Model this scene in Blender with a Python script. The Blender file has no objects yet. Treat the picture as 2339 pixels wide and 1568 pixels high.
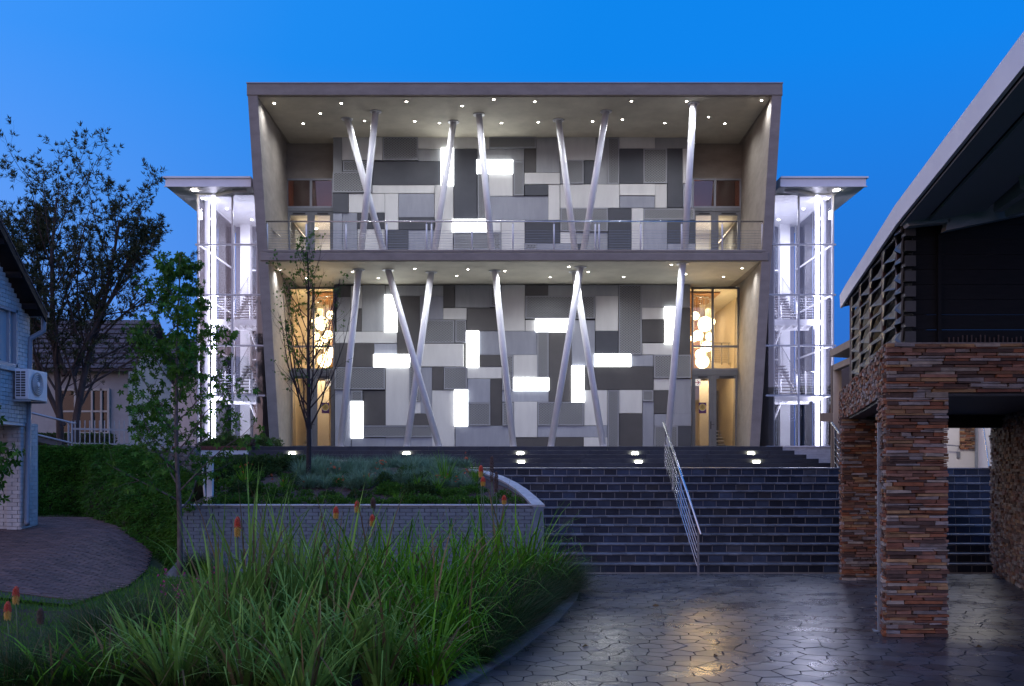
import bpy, math, random
import numpy as np
from mathutils import Vector, noise as mnoise
R = random.Random(7)
NR = np.random.RandomState(5)
sc = bpy.context.scene
COL = sc.collection
# ------------------------------------------------------------------ camera
F = 2220.0; E = 2.07; HX, HY = 1170.0, 1066.0        # focal length and horizon, in units of a 2339 px wide picture
cam_d = bpy.data.cameras.new('camera'); cam = bpy.data.objects.new('camera', cam_d); COL.objects.link(cam)
cam.location = (0, 0, E); cam.rotation_euler = (math.pi/2, 0, 0)
cam_d.sensor_width = 36; cam_d.lens = 36*F/2339; cam_d.shift_y = (HY-784)/2339
cam_d.clip_start = .1; cam_d.clip_end = 3000
sc.camera = cam
# ------------------------------------------------------------------ dusk sky
w = bpy.data.worlds.new('World'); sc.world = w; w.use_nodes = True
nt = w.node_tree; nt.nodes.clear()
N = nt.nodes.new; L = nt.links.new
tc = N('ShaderNodeTexCoord'); nrm = N('ShaderNodeVectorMath'); nrm.operation = 'NORMALIZE'; L(tc.outputs['Generated'], nrm.inputs[0])
sep = N('ShaderNodeSeparateXYZ'); L(nrm.outputs[0], sep.inputs[0])
def dotn(v):
    d = N('ShaderNodeVectorMath'); d.operation = 'DOT_PRODUCT'; d.inputs[1].default_value = v; L(nrm.outputs[0], d.inputs[0]); return d.outputs['Value']
def wramp(fac, stops):
    r = N('ShaderNodeValToRGB'); el = r.color_ramp.elements
    while len(el) < len(stops): el.new(.5)
    for e, (p, c) in zip(el, stops): e.position = p; e.color = (*c, 1)
    L(fac, r.inputs[0]); return r.outputs[0]
def mrange(v, a, b):
    m = N('ShaderNodeMapRange'); m.inputs['From Min'].default_value = a; m.inputs['From Max'].default_value = b; m.interpolation_type = 'LINEAR'; L(v, m.inputs[0]); return m.outputs[0]
def wmix(f, a, b):
    m = N('ShaderNodeMix'); m.data_type = 'RGBA'; m.clamp_factor = True; L(f, m.inputs[0]); L(a, m.inputs[6]); L(b, m.inputs[7]); return m.outputs[2]
side = mrange(dotn((-.80, -.60, 0)), -1, 1)           # 0 = deep dusk side, 1 = where the sun went down (behind the left shoulder)
upper = wramp(side, [(0, (.0, .222, .87)), (.20, (.001, .232, .84)), (.31, (.010, .255, .88)), (.43, (.045, .30, .95)), (.56, (.48, .60, 1.22)), (.78, (.60, .70, 1.26)), (1, (.85, .80, 1.15))])
lower = wramp(side, [(0, (.02, .12, .50)), (.15, (.025, .14, .58)), (.31, (.09, .25, .78)), (.43, (.20, .38, .92)), (.56, (.52, .56, 1.0)), (.74, (.80, .70, 1.0)), (.84, (1.0, .72, .80)), (1, (1.2, .68, .52))])
hz = mrange(sep.outputs[2], .04, .38)
grad = wmix(hz, lower, upper)
sky = N('ShaderNodeTexSky'); sky.sky_type = 'NISHITA'; sky.sun_disc = False
sky.sun_elevation = math.radians(0.5); sky.sun_rotation = math.radians(233)
bg1 = N('ShaderNodeBackground'); L(grad, bg1.inputs[0]); bg1.inputs[1].default_value = 1.0
bg2 = N('ShaderNodeBackground'); L(sky.outputs[0], bg2.inputs[0]); bg2.inputs[1].default_value = .008
ad = N('ShaderNodeAddShader'); L(bg1.outputs[0], ad.inputs[0]); L(bg2.outputs[0], ad.inputs[1])
wo = N('ShaderNodeOutputWorld'); L(ad.outputs[0], wo.inputs[0])
vs = sc.view_settings; vs.view_transform = 'Standard'; vs.look = 'None'; vs.exposure = 0; vs.gamma = 1; vs.use_curve_mapping = False
sc.cycles.use_denoising = True
sc.cycles.max_bounces = 7; sc.cycles.diffuse_bounces = 3; sc.cycles.glossy_bounces = 3; sc.cycles.transparent_max_bounces = 24; sc.cycles.transmission_bounces = 4
sc.cycles.sample_clamp_indirect = 6; sc.cycles.caustics_reflective = False; sc.cycles.caustics_refractive = False
# ------------------------------------------------------------------ helpers
def at(x, y, Y): return Vector(((x-HX)*Y/F, Y, E+(HY-y)*Y/F))
def xat(x, Y): return (x-HX)*Y/F
def zat(y, Y): return E+(HY-y)*Y/F
def base(o):
    b = Vector(o.location)
    while o.parent: o = o.parent; b += Vector(o.location)
    return b
def link(name, me, parent=None, loc=(0, 0, 0), rz=0, sca=None):
    o = bpy.data.objects.new(name, me); COL.objects.link(o)
    o.location = loc; o.rotation_euler = (0, 0, rz)
    if sca: o.scale = sca
    if parent: o.parent = parent
    return o
def tag(o, label=None, cat=None, group=None, kind=None):
    if label: o['label'] = label
    if cat: o['category'] = cat
    if group: o['group'] = group
    if kind: o['kind'] = kind
    return o
def thing(name, label, cat, loc=(0, 0, 0), group=None, rz=0):
    o = link(name, None, None, loc, rz); o.empty_display_size = .2
    return tag(o, label, cat, group)
def setting(name, mb, m, parent=None):
    o = mb.build(name, m, parent); o['kind'] = 'structure'; return o
class MB:
    def __init__(s): s.v = []; s.f = []; s.mi = []; s.cur = 0
    def add(s, vs, fs):
        k = len(s.v); s.v += [tuple(v) for v in vs]
        for f in fs: s.f.append(tuple(i+k for i in f)); s.mi.append(s.cur)
        return s
    def hexa(s, c):
        return s.add(c, [(3, 2, 1, 0), (4, 5, 6, 7), (0, 1, 5, 4), (1, 2, 6, 5), (2, 3, 7, 6), (3, 0, 4, 7)])
    def box(s, x0, x1, y0, y1, z0, z1):
        return s.hexa([(x0, y0, z0), (x1, y0, z0), (x1, y1, z0), (x0, y1, z0), (x0, y0, z1), (x1, y0, z1), (x1, y1, z1), (x0, y1, z1)])
    def bev(s, x0, x1, y0, y1, z0, z1, b=.006, dirs=-1):
        # box whose front (y0) edges are chamfered
        o = [(x0, y0+b, z0), (x1, y0+b, z0), (x1, y1, z0), (x0, y1, z0), (x0, y0+b, z1), (x1, y0+b, z1), (x1, y1, z1), (x0, y1, z1)]
        i = [(x0+b, y0, z0+b), (x1-b, y0, z0+b), (x1-b, y0, z1-b), (x0+b, y0, z1-b)]
        return s.add(o+i, [(3, 2, 1, 0), (4, 5, 6, 7), (1, 2, 6, 5), (2, 3, 7, 6), (3, 0, 4, 7), (8, 9, 10, 11), (0, 1, 9, 8), (1, 5, 10, 9), (5, 4, 11, 10), (4, 0, 8, 11)])
    def bar(s, a, b, w, h, up=(0, 0, 1)):
        a = Vector(a); b = Vector(b); d = (b-a).normalized(); u = Vector(up)
        if abs(d.dot(u)) > .98: u = Vector((0, 1, 0))
        x = d.cross(u).normalized()*w/2; z = x.cross(d).normalized()*h/2
        c = [a-x-z, a+x-z, b+x-z, b-x-z, a-x+z, a+x+z, b+x+z, b-x+z]
        return s.hexa(c)
    def tube(s, pts, r, n=8, cap=True):
        pts = [Vector(p) for p in pts]
        if not hasattr(r, '__len__'): r = [r]*len(pts)
        k = len(s.v); px = None
        for i, p in enumerate(pts):
            d = (pts[min(i+1, len(pts)-1)]-pts[max(i-1, 0)]).normalized()
            if px is None:
                u = Vector((0, 0, 1)) if abs(d.z) < .9 else Vector((1, 0, 0))
                px = d.cross(u).normalized()
            px = (px-d*px.dot(d)).normalized(); py = d.cross(px)
            for j in range(n):
                t = 2*math.pi*j/n; s.v.append(tuple(p+(px*math.cos(t)+py*math.sin(t))*r[i]))
        for i in range(len(pts)-1):
            for j in range(n):
                a = k+i*n+j; b = k+i*n+(j+1) % n; s.f.append((a, b, b+n, a+n)); s.mi.append(s.cur)
        if cap:
            s.f.append(tuple(k+j for j in reversed(range(n)))); s.mi.append(s.cur)
            s.f.append(tuple(k+(len(pts)-1)*n+j for j in range(n))); s.mi.append(s.cur)
        return s
    def lathe(s, c, prof, n=16, axis=None):
        # profile of (radius, height) about z, from centre c
        k = len(s.v); c = Vector(c)
        for r, h in prof:
            for j in range(n):
                t = 2*math.pi*j/n; p = Vector((r*math.cos(t), r*math.sin(t), h))
                if axis == 'y': p = Vector((p.x, p.z, p.y))
                if axis == 'x': p = Vector((p.z, p.x, p.y))
                s.v.append(tuple(c+p))
        for i in range(len(prof)-1):
            for j in range(n):
                a = k+i*n+j; b = k+i*n+(j+1) % n; s.f.append((a, b, b+n, a+n)); s.mi.append(s.cur)
        return s
    def poly(s, pts, z0, z1, inset=0):
        n = len(pts); k = len(s.v)
        s.v += [(p[0], p[1], z0) for p in pts]+[(p[0], p[1], z1) for p in pts]
        s.f.append(tuple(k+n+i for i in range(n))); s.mi.append(s.cur)
        for i in range(n): j = (i+1) % n; s.f.append((k+i, k+j, k+n+j, k+n+i)); s.mi.append(s.cur)
        return s
    def build(s, name, mats, parent=None, smooth=False, local=False):
        me = bpy.data.meshes.new(name)
        v = np.array(s.v, dtype=float) if s.v else np.zeros((0, 3))
        if parent and not local: v = v-np.array(base(parent))
        me.from_pydata(v.tolist(), [], s.f)
        if not isinstance(mats, (list, tuple)): mats = [mats]
        for m in mats: me.materials.append(m)
        if len(mats) > 1: me.polygons.foreach_set('material_index', s.mi)
        if smooth: me.polygons.foreach_set('use_smooth', [True]*len(me.polygons))
        me.update()
        return link(name, me, parent)
def npmesh(name, v, f, mats, mi=None, smooth=False):
    me = bpy.data.meshes.new(name); v = np.asarray(v, dtype=np.float32); f = np.asarray(f, dtype=np.int32)
    me.vertices.add(len(v)); me.vertices.foreach_set('co', v.ravel())
    n, k = f.shape; me.loops.add(n*k); me.loops.foreach_set('vertex_index', f.ravel())
    me.polygons.add(n); me.polygons.foreach_set('loop_start', np.arange(n, dtype=np.int32)*k)
    try: me.polygons.foreach_set('loop_total', np.full(n, k, dtype=np.int32))
    except Exception: pass
    for m in (mats if isinstance(mats, (list, tuple)) else [mats]): me.materials.append(m)
    if mi is not None: me.polygons.foreach_set('material_index', np.asarray(mi, dtype=np.int32))
    if smooth: me.polygons.foreach_set('use_smooth', np.ones(n, dtype=bool))
    me.update(calc_edges=True); me.validate(); return me
# ------------------------------------------------------------------ materials
MATS = {}
def newmat(name):
    m = bpy.data.materials.new(name); m.use_nodes = True; t = m.node_tree
    b = t.nodes['Principled BSDF']; return m, t, b
def _n(t, ty, **kw):
    n = t.nodes.new(ty)
    for k, v in kw.items():
        if k in n.inputs: n.inputs[k].default_value = v
        else: setattr(n, k, v)
    return n
def pm(name, col, col2=None, rough=.6, scale=3, detail=6, metal=0, bump=0, bscale=40, spec=.5, stretch=None, contrast=(.35, .65), rough2=None, piece=0, ramp=None, coat=0, trans=0):
    """principled with noise between col and col2; piece = how far each separate piece strays in value; ramp = colours picked per piece"""
    if name in MATS: return MATS[name]
    m, t, b = newmat(name); Lk = t.links.new
    tcn = _n(t, 'ShaderNodeTexCoord'); co = tcn.outputs['Object']
    if stretch:
        mp = _n(t, 'ShaderNodeMapping'); mp.inputs['Scale'].default_value = stretch; Lk(co, mp.inputs[0]); co = mp.outputs[0]
    nz = _n(t, 'ShaderNodeTexNoise', Scale=scale, Detail=detail, Roughness=.62); Lk(co, nz.inputs[0])
    cr = _n(t, 'ShaderNodeMapRange'); cr.inputs['From Min'].default_value = contrast[0]; cr.inputs['From Max'].default_value = contrast[1]; Lk(nz.outputs[0], cr.inputs[0])
    mx = _n(t, 'ShaderNodeMix', data_type='RGBA'); mx.inputs[6].default_value = (*col, 1); mx.inputs[7].default_value = (*(col2 or col), 1); Lk(cr.outputs[0], mx.inputs[0])
    out = mx.outputs[2]
    if ramp or piece:
        oi = _n(t, 'ShaderNodeObjectInfo'); ge = _n(t, 'ShaderNodeNewGeometry')
        sm = _n(t, 'ShaderNodeMath', operation='ADD'); Lk(oi.outputs['Random'], sm.inputs[0]); Lk(ge.outputs['Random Per Island'], sm.inputs[1])
        fr = _n(t, 'ShaderNodeMath', operation='FRACT'); Lk(sm.outputs[0], fr.inputs[0])
        if ramp:
            rp = _n(t, 'ShaderNodeValToRGB'); rp.color_ramp.interpolation = 'CONSTANT'; el = rp.color_ramp.elements
            while len(el) < len(ramp): el.new(.5)
            for i, (e, c) in enumerate(zip(el, ramp)): e.position = i/len(ramp); e.color = (*c, 1)
            Lk(fr.outputs[0], rp.inputs[0])
            m2 = _n(t, 'ShaderNodeMix', data_type='RGBA', blend_type='MULTIPLY'); m2.inputs[0].default_value = 1; Lk(out, m2.inputs[6]); Lk(rp.outputs[0], m2.inputs[7]); out = m2.outputs[2]
        if piece:
            f2 = _n(t, 'ShaderNodeMath', operation='MULTIPLY'); f2.inputs[1].default_value = 7.31; Lk(fr.outputs[0], f2.inputs[0])
            f3 = _n(t, 'ShaderNodeMath', operation='FRACT'); Lk(f2.outputs[0], f3.inputs[0])
            mr = _n(t, 'ShaderNodeMapRange'); mr.inputs['To Min'].default_value = 1-piece; mr.inputs['To Max'].default_value = 1+piece; Lk(f3.outputs[0], mr.inputs[0])
            m3 = _n(t, 'ShaderNodeVectorMath', operation='SCALE'); Lk(out, m3.inputs[0]); Lk(mr.outputs[0], m3.inputs['Scale']); out = m3.outputs[0]
    Lk(out, b.inputs['Base Color'])
    b.inputs['Roughness'].default_value = rough; b.inputs['Metallic'].default_value = metal; b.inputs['Specular IOR Level'].default_value = spec
    if coat: b.inputs['Coat Weight'].default_value = coat
    if rough2 is not None:
        n2 = _n(t, 'ShaderNodeTexNoise', Scale=scale*.6, Detail=4); Lk(co, n2.inputs[0])
        m4 = _n(t, 'ShaderNodeMapRange'); m4.inputs['From Min'].default_value = .35; m4.inputs['From Max'].default_value = .65
        m4.inputs['To Min'].default_value = rough; m4.inputs['To Max'].default_value = rough2; Lk(n2.outputs[0], m4.inputs[0]); Lk(m4.outputs[0], b.inputs['Roughness'])
    if bump:
        n3 = _n(t, 'ShaderNodeTexNoise', Scale=bscale, Detail=5, Roughness=.6); Lk(co, n3.inputs[0])
        bp = _n(t, 'ShaderNodeBump', Strength=1.0, Distance=bump); Lk(n3.outputs[0], bp.inputs['Height']); Lk(bp.outputs[0], b.inputs['Normal'])
    if trans:   # thin leaves let light through
        tr = _n(t, 'ShaderNodeBsdfTranslucent'); Lk(out, tr.inputs[0])
        ms = _n(t, 'ShaderNodeMixShader'); ms.inputs[0].default_value = trans
        Lk(b.outputs[0], ms.inputs[1]); Lk(tr.outputs[0], ms.inputs[2]); Lk(ms.outputs[0], t.nodes['Material Output'].inputs[0])
    MATS[name] = m; return m
def em(name, col, strength):
    if name in MATS: return MATS[name]
    m, t, b = newmat(name); b.inputs['Base Color'].default_value = (.8, .8, .8, 1)
    b.inputs['Emission Color'].default_value = (*col, 1); b.inputs['Emission Strength'].default_value = strength
    MATS[name] = m; return m
def glass(name, tint=(.93, .95, .97), boost=1.0, rough=.0, floor=.03):
    if name in MATS: return MATS[name]
    m, t, b = newmat(name); Lk = t.links.new
    tr = _n(t, 'ShaderNodeBsdfTransparent'); tr.inputs[0].default_value = (*tint, 1)
    gl = _n(t, 'ShaderNodeBsdfGlossy'); gl.inputs['Roughness'].default_value = rough; gl.inputs[0].default_value = (.9, .9, .95, 1)
    lw = _n(t, 'ShaderNodeFresnel', IOR=1.5)
    mu = _n(t, 'ShaderNodeMath', operation='MULTIPLY_ADD'); mu.inputs[1].default_value = boost; mu.inputs[2].default_value = floor; mu.use_clamp = True; Lk(lw.outputs[0], mu.inputs[0])
    ms = _n(t, 'ShaderNodeMixShader'); Lk(mu.outputs[0], ms.inputs[0]); Lk(tr.outputs[0], ms.inputs[1]); Lk(gl.outputs[0], ms.inputs[2])
    Lk(ms.outputs[0], t.nodes['Material Output'].inputs[0]); MATS[name] = m; return m
concrete = pm('concrete', (.31, .272, .235), (.215, .187, .165), rough=.8, scale=1.3, stretch=(1, 1, 2.2), contrast=(.3, .75), bump=.006, bscale=9)
plaster = pm('cream_plaster', (.62, .52, .40), (.55, .46, .36), rough=.8, scale=2)
concrete_in = pm('smooth_concrete', (.55, .51, .42), (.42, .39, .32), rough=.75, scale=1.1, contrast=(.3, .7), bump=.004, bscale=7)
whitep = pm('white_paint', (.80, .80, .83), (.74, .74, .78), rough=.45, scale=2)
whitesteel = pm('white_steel', (.66, .66, .70), (.60, .60, .64), rough=.35, scale=3)
alu = pm('grey_aluminium', (.26, .27, .30), (.22, .23, .26), rough=.42, metal=.4, scale=2)
inox = pm('stainless_steel', (.55, .56, .58), (.48, .49, .52), rough=.22, metal=1, scale=6)
galv = pm('galvanised_steel', (.36, .40, .44), (.28, .32, .36), rough=.5, metal=.3, scale=14)
darkwall = pm('dark_wall', (.03, .03, .032), (.02, .02, .022), rough=.8)
P_MAT = {
 'W': pm('panel_off_white', (.58, .58, .58), (.50, .50, .505), rough=.5, scale=2.2, stretch=(1.6, 1, .35), contrast=(.3, .75), piece=.07),
 'G': pm('panel_mid_grey', (.29, .30, .32), (.245, .255, .275), rough=.5, stretch=(1.6, 1, .35), scale=2.2, piece=.12),
 'L': pm('panel_blue_grey', (.29, .305, .36), (.245, .26, .31), rough=.5, stretch=(1.6, 1, .35), scale=2.2, piece=.10),
 'K': pm('panel_charcoal', (.075, .072, .074), (.062, .06, .062), rough=.55, scale=1.5, piece=.15),
 'D': pm('panel_slate', (.055, .06, .075), (.045, .05, .064), rough=.55, scale=1.5, piece=.15),
}
def mesh_mat():
    m, t, b = newmat('expanded_metal'); Lk = t.links.new
    tcn = _n(t, 'ShaderNodeTexCoord'); sp = _n(t, 'ShaderNodeSeparateXYZ'); Lk(tcn.outputs['Object'], sp.inputs[0])
    def comb(sx, sz):
        a = _n(t, 'ShaderNodeMath', operation='MULTIPLY'); a.inputs[1].default_value = sx; Lk(sp.outputs[0], a.inputs[0])
        c = _n(t, 'ShaderNodeMath', operation='MULTIPLY_ADD'); c.inputs[1].default_value = sz; Lk(sp.outputs[2], c.inputs[0]); Lk(a.outputs[0], c.inputs[2])
        f = _n(t, 'ShaderNodeMath', operation='FRACT'); Lk(c.outputs[0], f.inputs[0])
        p = _n(t, 'ShaderNodeMath', operation='PINGPONG'); p.inputs[1].default_value = .5; Lk(f.outputs[0], p.inputs[0]); return p.outputs[0]
    u = comb(7, 13); v = comb(7, -13)
    mn = _n(t, 'ShaderNodeMath', operation='MINIMUM'); Lk(u, mn.inputs[0]); Lk(v, mn.inputs[1])
    mr = _n(t, 'ShaderNodeMapRange'); mr.inputs['From Min'].default_value = .10; mr.inputs['From Max'].default_value = .17; Lk(mn.outputs[0], mr.inputs[0])
    mx = _n(t, 'ShaderNodeMix', data_type='RGBA'); mx.inputs[6].default_value = (.30, .31, .33, 1); mx.inputs[7].default_value = (.045, .047, .052, 1); Lk(mr.outputs[0], mx.inputs[0])
    Lk(mx.outputs[2], b.inputs['Base Color']); b.inputs['Roughness'].default_value = .5
    bp = _n(t, 'ShaderNodeBump', Strength=.5, Distance=.01, invert=True); Lk(mr.outputs[0], bp.inputs['Height']); Lk(bp.outputs[0], b.inputs['Normal'])
    return m
expanded = mesh_mat()
meshframe = pm('mesh_frame_grey', (.27, .28, .31), (.25, .26, .29), rough=.45)
ledwhite = em('light_panel_white', (.97, 1, .97), 7.0)
ledtube = em('cool_white_tube', (.84, .80, 1.0), 20.0)
ledrail = em('step_light_lens', (1, .95, .68), 9.0)
downl = em('downlight_lens', (1, .90, .78), 60.0)
globem = em('glowing_globe', (1, .76, .40), 8.0)
clear = glass('clear_glass')
tinted = glass('afterglow_tinted_glass', tint=(.55, .44, .42), boost=1.0, floor=.05)  # film tint, reddened to stand in for the reflected afterglow
darkglass = glass('window_glass', tint=(.55, .58, .62), boost=1.0, floor=.0)

# ================================================================== large setting
PLAT = 2.865; LAND = 2.04
def sstep(a, b, x):
    t = min(1, max(0, (x-a)/(b-a))); return t*t*(3-2*t)
def gz(X, Y):
    f = 1-sstep(-8.6, -6.2, X)
    return .03+f*float(np.interp(Y, [0, 12, 14.7, 20.6, 22.5, 60], [.0, .08, .22, .70, .85, .88]))
def ground_hit(x, y):
    Y = 6.0
    while Y < 40:
        p = at(x, y, Y)
        if p.z <= gz(p.x, Y): return p
        Y += .02
    return at(x, y, 40)
soil = pm('dark_soil', (.050, .028, .022), (.022, .014, .011), rough=.95, scale=9, bump=.03, bscale=22)
grassy = pm('lawn_ground', (.028, .060, .014), (.018, .038, .010), rough=.95, scale=5, bump=.02, bscale=30)
grout = pm('grout', (.045, .042, .042), (.026, .025, .027), rough=.75, scale=4)
# terrain: one sheet to the horizon
g = MB(); xs = [-900, -300, -120, -60, -30]+[-22+i*.8 for i in range(32)]+[6, 9, 12, 20, 40, 100, 300, 900]
ys = [-300, -60, -20, 0]+[2+i*.8 for i in range(27)]+[24.2, 30, 37, 45, 60, 100, 200, 500, 1500]
def tz(X, Y):
    if Y > 26: return 2.0
    return gz(X, Y)-.05
for Y in ys:
    for X in xs: g.v.append((X, Y, tz(X, Y) if X < -5 else (-.06 if Y < 24.5 else 2.0)))
nx = len(xs)
for j in range(len(ys)-1):
    for i in range(nx-1): a = j*nx+i; g.f.append((a, a+1, a+1+nx, a+nx)); g.mi.append(0)
terr = g.build('ground', grassy, smooth=True); terr['kind'] = 'structure'
# plaza: bed of grout with polygonal slate slabs
pb = MB().box(-1.6, 12.5, 5, 18.76, -.2, -.012); plaza = setting('plaza_paving', pb, grout)
slabm = pm('wet_slate', (.070, .072, .082), (.036, .038, .046), rough=.23, rough2=.38, scale=2.2, bump=.0014, bscale=9, piece=.35, spec=.9)
def bed_edge(Y): return float(np.interp(Y, [5, 9.15, 10.6, 13, 15, 17.4, 18.8], [-1.6, -.45, .0, .62, 1.0, 1.25, 1.1]))
def clip(poly, n, d):      # keep the side where n.p <= d
    out = []
    for i in range(len(poly)):
        a, b = poly[i], poly[(i+1) % len(poly)]; da = n[0]*a[0]+n[1]*a[1]-d; db = n[0]*b[0]+n[1]*b[1]-d
        if da <= 0: out.append(a)
        if da*db < 0: t = da/(da-db); out.append((a[0]+(b[0]-a[0])*t, a[1]+(b[1]-a[1])*t))
    return out
def voronoi(x0, x1, y0, y1, sx, sy, jit, gap):
    pts = {}
    nxx = int((x1-x0)/sx)+2; nyy = int((y1-y0)/sy)+2
    for j in range(nyy):
        for i in range(nxx): pts[(i, j)] = (x0+(i+.5*(j % 2))*sx+R.uniform(-jit, jit)*sx, y0+j*sy+R.uniform(-jit, jit)*sy)
    out = []
    for (i, j), p in pts.items():
        poly = [(p[0]-1, p[1]-1), (p[0]+1, p[1]-1), (p[0]+1, p[1]+1), (p[0]-1, p[1]+1)]
        for dj in (-2, -1, 0, 1, 2):
            for di in (-2, -1, 0, 1, 2):
                q = pts.get((i+di, j+dj))
                if q is None or q is p: continue
                n = (q[0]-p[0], q[1]-p[1]); l = math.hypot(*n); n = (n[0]/l, n[1]/l)
                poly = clip(poly, n, n[0]*p[0]+n[1]*p[1]+l/2-gap)
                if len(poly) < 3: break
            if len(poly) < 3: break
        if len(poly) >= 3: out.append((p, poly))
    return out
cells = []
for p, poly in voronoi(-1.5, 12.2, 6.4, 18.9, .295, .255, .27, .008):
    poly = clip(poly, (0, 1), 18.72)
    if len(poly) < 3 or p[0] < bed_edge(p[1])-.5: continue
    ar = abs(sum(poly[i][0]*poly[(i+1) % len(poly)][1]-poly[(i+1) % len(poly)][0]*poly[i][1] for i in range(len(poly))))/2
    if ar < .004: continue
    x = HX+p[0]*F/p[1]; vis = (x < 2360) and p[0] > bed_edge(p[1])-.1 and HY+E*F/p[1] < 1600 and not (p[1] > 12.2 and 2035 < x < 2160)
    cells.append((ar/p[1]**3 if vis else 0, p, poly))
cells.sort(key=lambda c: -c[0])
rest = MB()
for k, (sz, p, poly) in enumerate(cells):
    zz = R.uniform(-.002, .002)
    if k < 300:
        m = MB(); m.poly(poly, -.02, zz); m.build('paving_stone', slabm, plaza)
    else: rest.poly(poly, -.02, zz)
tag(rest.build('paving_stones', slabm, plaza), kind='stuff')
# kerb between plaza and planting bed
kerbm = pm('kerb_concrete', (.17, .165, .165), (.11, .108, .11), rough=.7, scale=6, bump=.004)
kerb = MB().box(-1.9, -1.89, 8, 8.01, -.1, -.09); kerb = thing('kerb', 'grey concrete kerb along the edge of the stone plaza by the grasses', 'kerb', (0, 10, 0)); 
Y = 7.0
while Y < 18.3:
    Y2 = Y+.46; m = MB(); a = (bed_edge(Y), Y); b = (bed_edge(Y2), Y2)
    m.hexa([(a[0]-.20, a[1]+.01, -.1), (a[0], a[1]+.01, -.1), (b[0], b[1], -.1), (b[0]-.20, b[1], -.1), (a[0]-.20, a[1]+.01, .014), (a[0], a[1]+.01, .014), (b[0], b[1], .014), (b[0]-.20, b[1], .014)])
    m.build('kerb_block', kerbm, kerb); Y = Y2
# planting bed surface
bs = MB(); ny = 24
for j in range(ny+1):
    Yj = 5+j*(18.6-5)/ny
    for i in range(9):
        X = (-11)+(bed_edge(Yj)-.18+11)*i/8; bs.v.append((X, Yj, max(gz(X, Yj), .0)+(-.07 if Yj > 13.9 and X < -5.5 else .0)+.02*mnoise.noise(Vector((X, Yj, 0)))))
for j in range(ny):
    for i in range(8): a = j*9+i; bs.f.append((a, a+1, a+10, a+9)); bs.mi.append(0)
# only the part right of the lawn is bare soil: lawn blades are laid on the left of it
bedo = bs.build('planting_bed', soil, smooth=True); bedo['kind'] = 'structure'

# ------------------------------------------------------------------ brick path on the left
pavm = pm('path_brick', (.14, .078, .066), (.08, .048, .046), rough=.7, scale=8, bump=.003, piece=.3)
pathb = MB(); xs2 = [-16+i*.5 for i in range(22)]; 
for j in range(22):
    Yj = 14.3+j*.4
    for X in xs2: pathb.v.append((X, Yj, gz(X, Yj)+.045))
for j in range(21):
    for i in range(21): a = j*22+i; pathb.f.append((a, a+1, a+23, a+22)); pathb.mi.append(0)
rb = [ground_hit(*q) for q in ((182, 1176), (290, 1216), (350, 1262), (338, 1300), (292, 1341))]
def path_right(Y): return float(np.interp(Y, [p.y for p in reversed(rb)], [p.x for p in reversed(rb)]))
pathb.v = [(min(v[0], path_right(v[1])-.02), v[1], gz(min(v[0], path_right(v[1])), v[1])+.0) for v in pathb.v]
path = setting('path', pathb, grout)
brest = MB(); cand = []
j = 0; Y = 14.72
while Y < 22.6:
    X = -14.0+.11*(j % 2)
    while X < path_right(Y)+.06:
        cand.append((X, Y)); X += .22
    Y += .11; j += 1
def paver(mb, X, Y):
    j = [R.uniform(-.003, .003) for _ in range(4)]; s = .104; q = .0485
    c = []
    for z in (0, 1):
        for dx, dy in ((-s, -q), (s, -q), (s, q), (-s, q)): c.append((min(X+dx, path_right(Y+dy)), Y+dy, gz(X+dx, Y+dy)+.003+(.014+j[0] if z else 0)))
    mb.hexa(c)
cand.sort(key=lambda c: c[1]*1.0+(0 if HX+c[0]*F/c[1] > 60 else 50))
for k, (X, Y) in enumerate(cand):
    if HX+X*F/Y < -60: continue
    if k < 300: m = MB(); paver(m, X, Y); m.build('paving_brick', pavm, path)
    else: paver(brest, X, Y)
tag(brest.build('paving_bricks', pavm, path), kind='stuff')

# ------------------------------------------------------------------ lower flight of steps
slate = pm('riser_slate', (.020, .030, .055), (.010, .016, .032), rough=.45, rough2=.65, spec=.35, scale=4, bump=.004, bscale=18, piece=.45,
           ramp=[(1, 1, 1)]*7+[(1.9, 1.85, 1.7), (1, 1, 1.1), (1, 1, 1), (2.2, 2.1, 1.9), (1, 1, 1), (1.5, 1.5, 1.5), (1, 1, 1.1), (1, 1, 1), (2.6, 1.9, 1.3)])
nosem = pm('nosing_stone', (.16, .172, .20), (.075, .083, .10), rough=.34, rough2=.55, scale=5, bump=.002, piece=.28)
R_H = .17; Z0 = 18.97; TR = .33; SX0, SX1 = -.6, 11.7
stp = MB()
for k in range(12):
    y0 = Z0+k*TR+.004; stp.box(SX0, SX1, y0, 23.4, k*R_H-(.3 if k == 0 else .02), (k+1)*R_H-.034-.0015*k*0)
steps = setting('steps', stp, pm('step_mortar', (.30, .29, .29), (.20, .195, .195), rough=.8))
nt_ = 0; nn_ = 0; extra = MB(); textra = MB(); tl = []
for k in range(12):
    y0 = Z0+k*TR
    xx = SX0-R.uniform(0, .25)
    while xx < SX1-.02:
        xa, xb = max(xx, SX0), min(xx+.29, SX1); xx += .29
        if xb-xa < .02: continue
        pxx = HX+(xa+xb)/2*F/y0; j1 = R.uniform(-.0025, .0025)
        ar = (xa+.003, xb-.003, y0-.022+j1, y0+TR-.004, (k+1)*R_H-.034, (k+1)*R_H+j1*.6, .007)
        if (1230 < pxx < 1925 or 2160 < pxx < 2270) and nn_ < 299: m = MB(); m.bev(*ar); m.build('tread_tile', nosem, steps); nn_ += 1
        else: textra.bev(*ar)
    x = SX0+(.145 if k % 2 else 0)+R.uniform(-.02, .02)
    while x < SX1-.05:
        x2 = min(x+.29, SX1); tl.append((x+.006, x2-.006, y0, k)); x = x2
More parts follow.
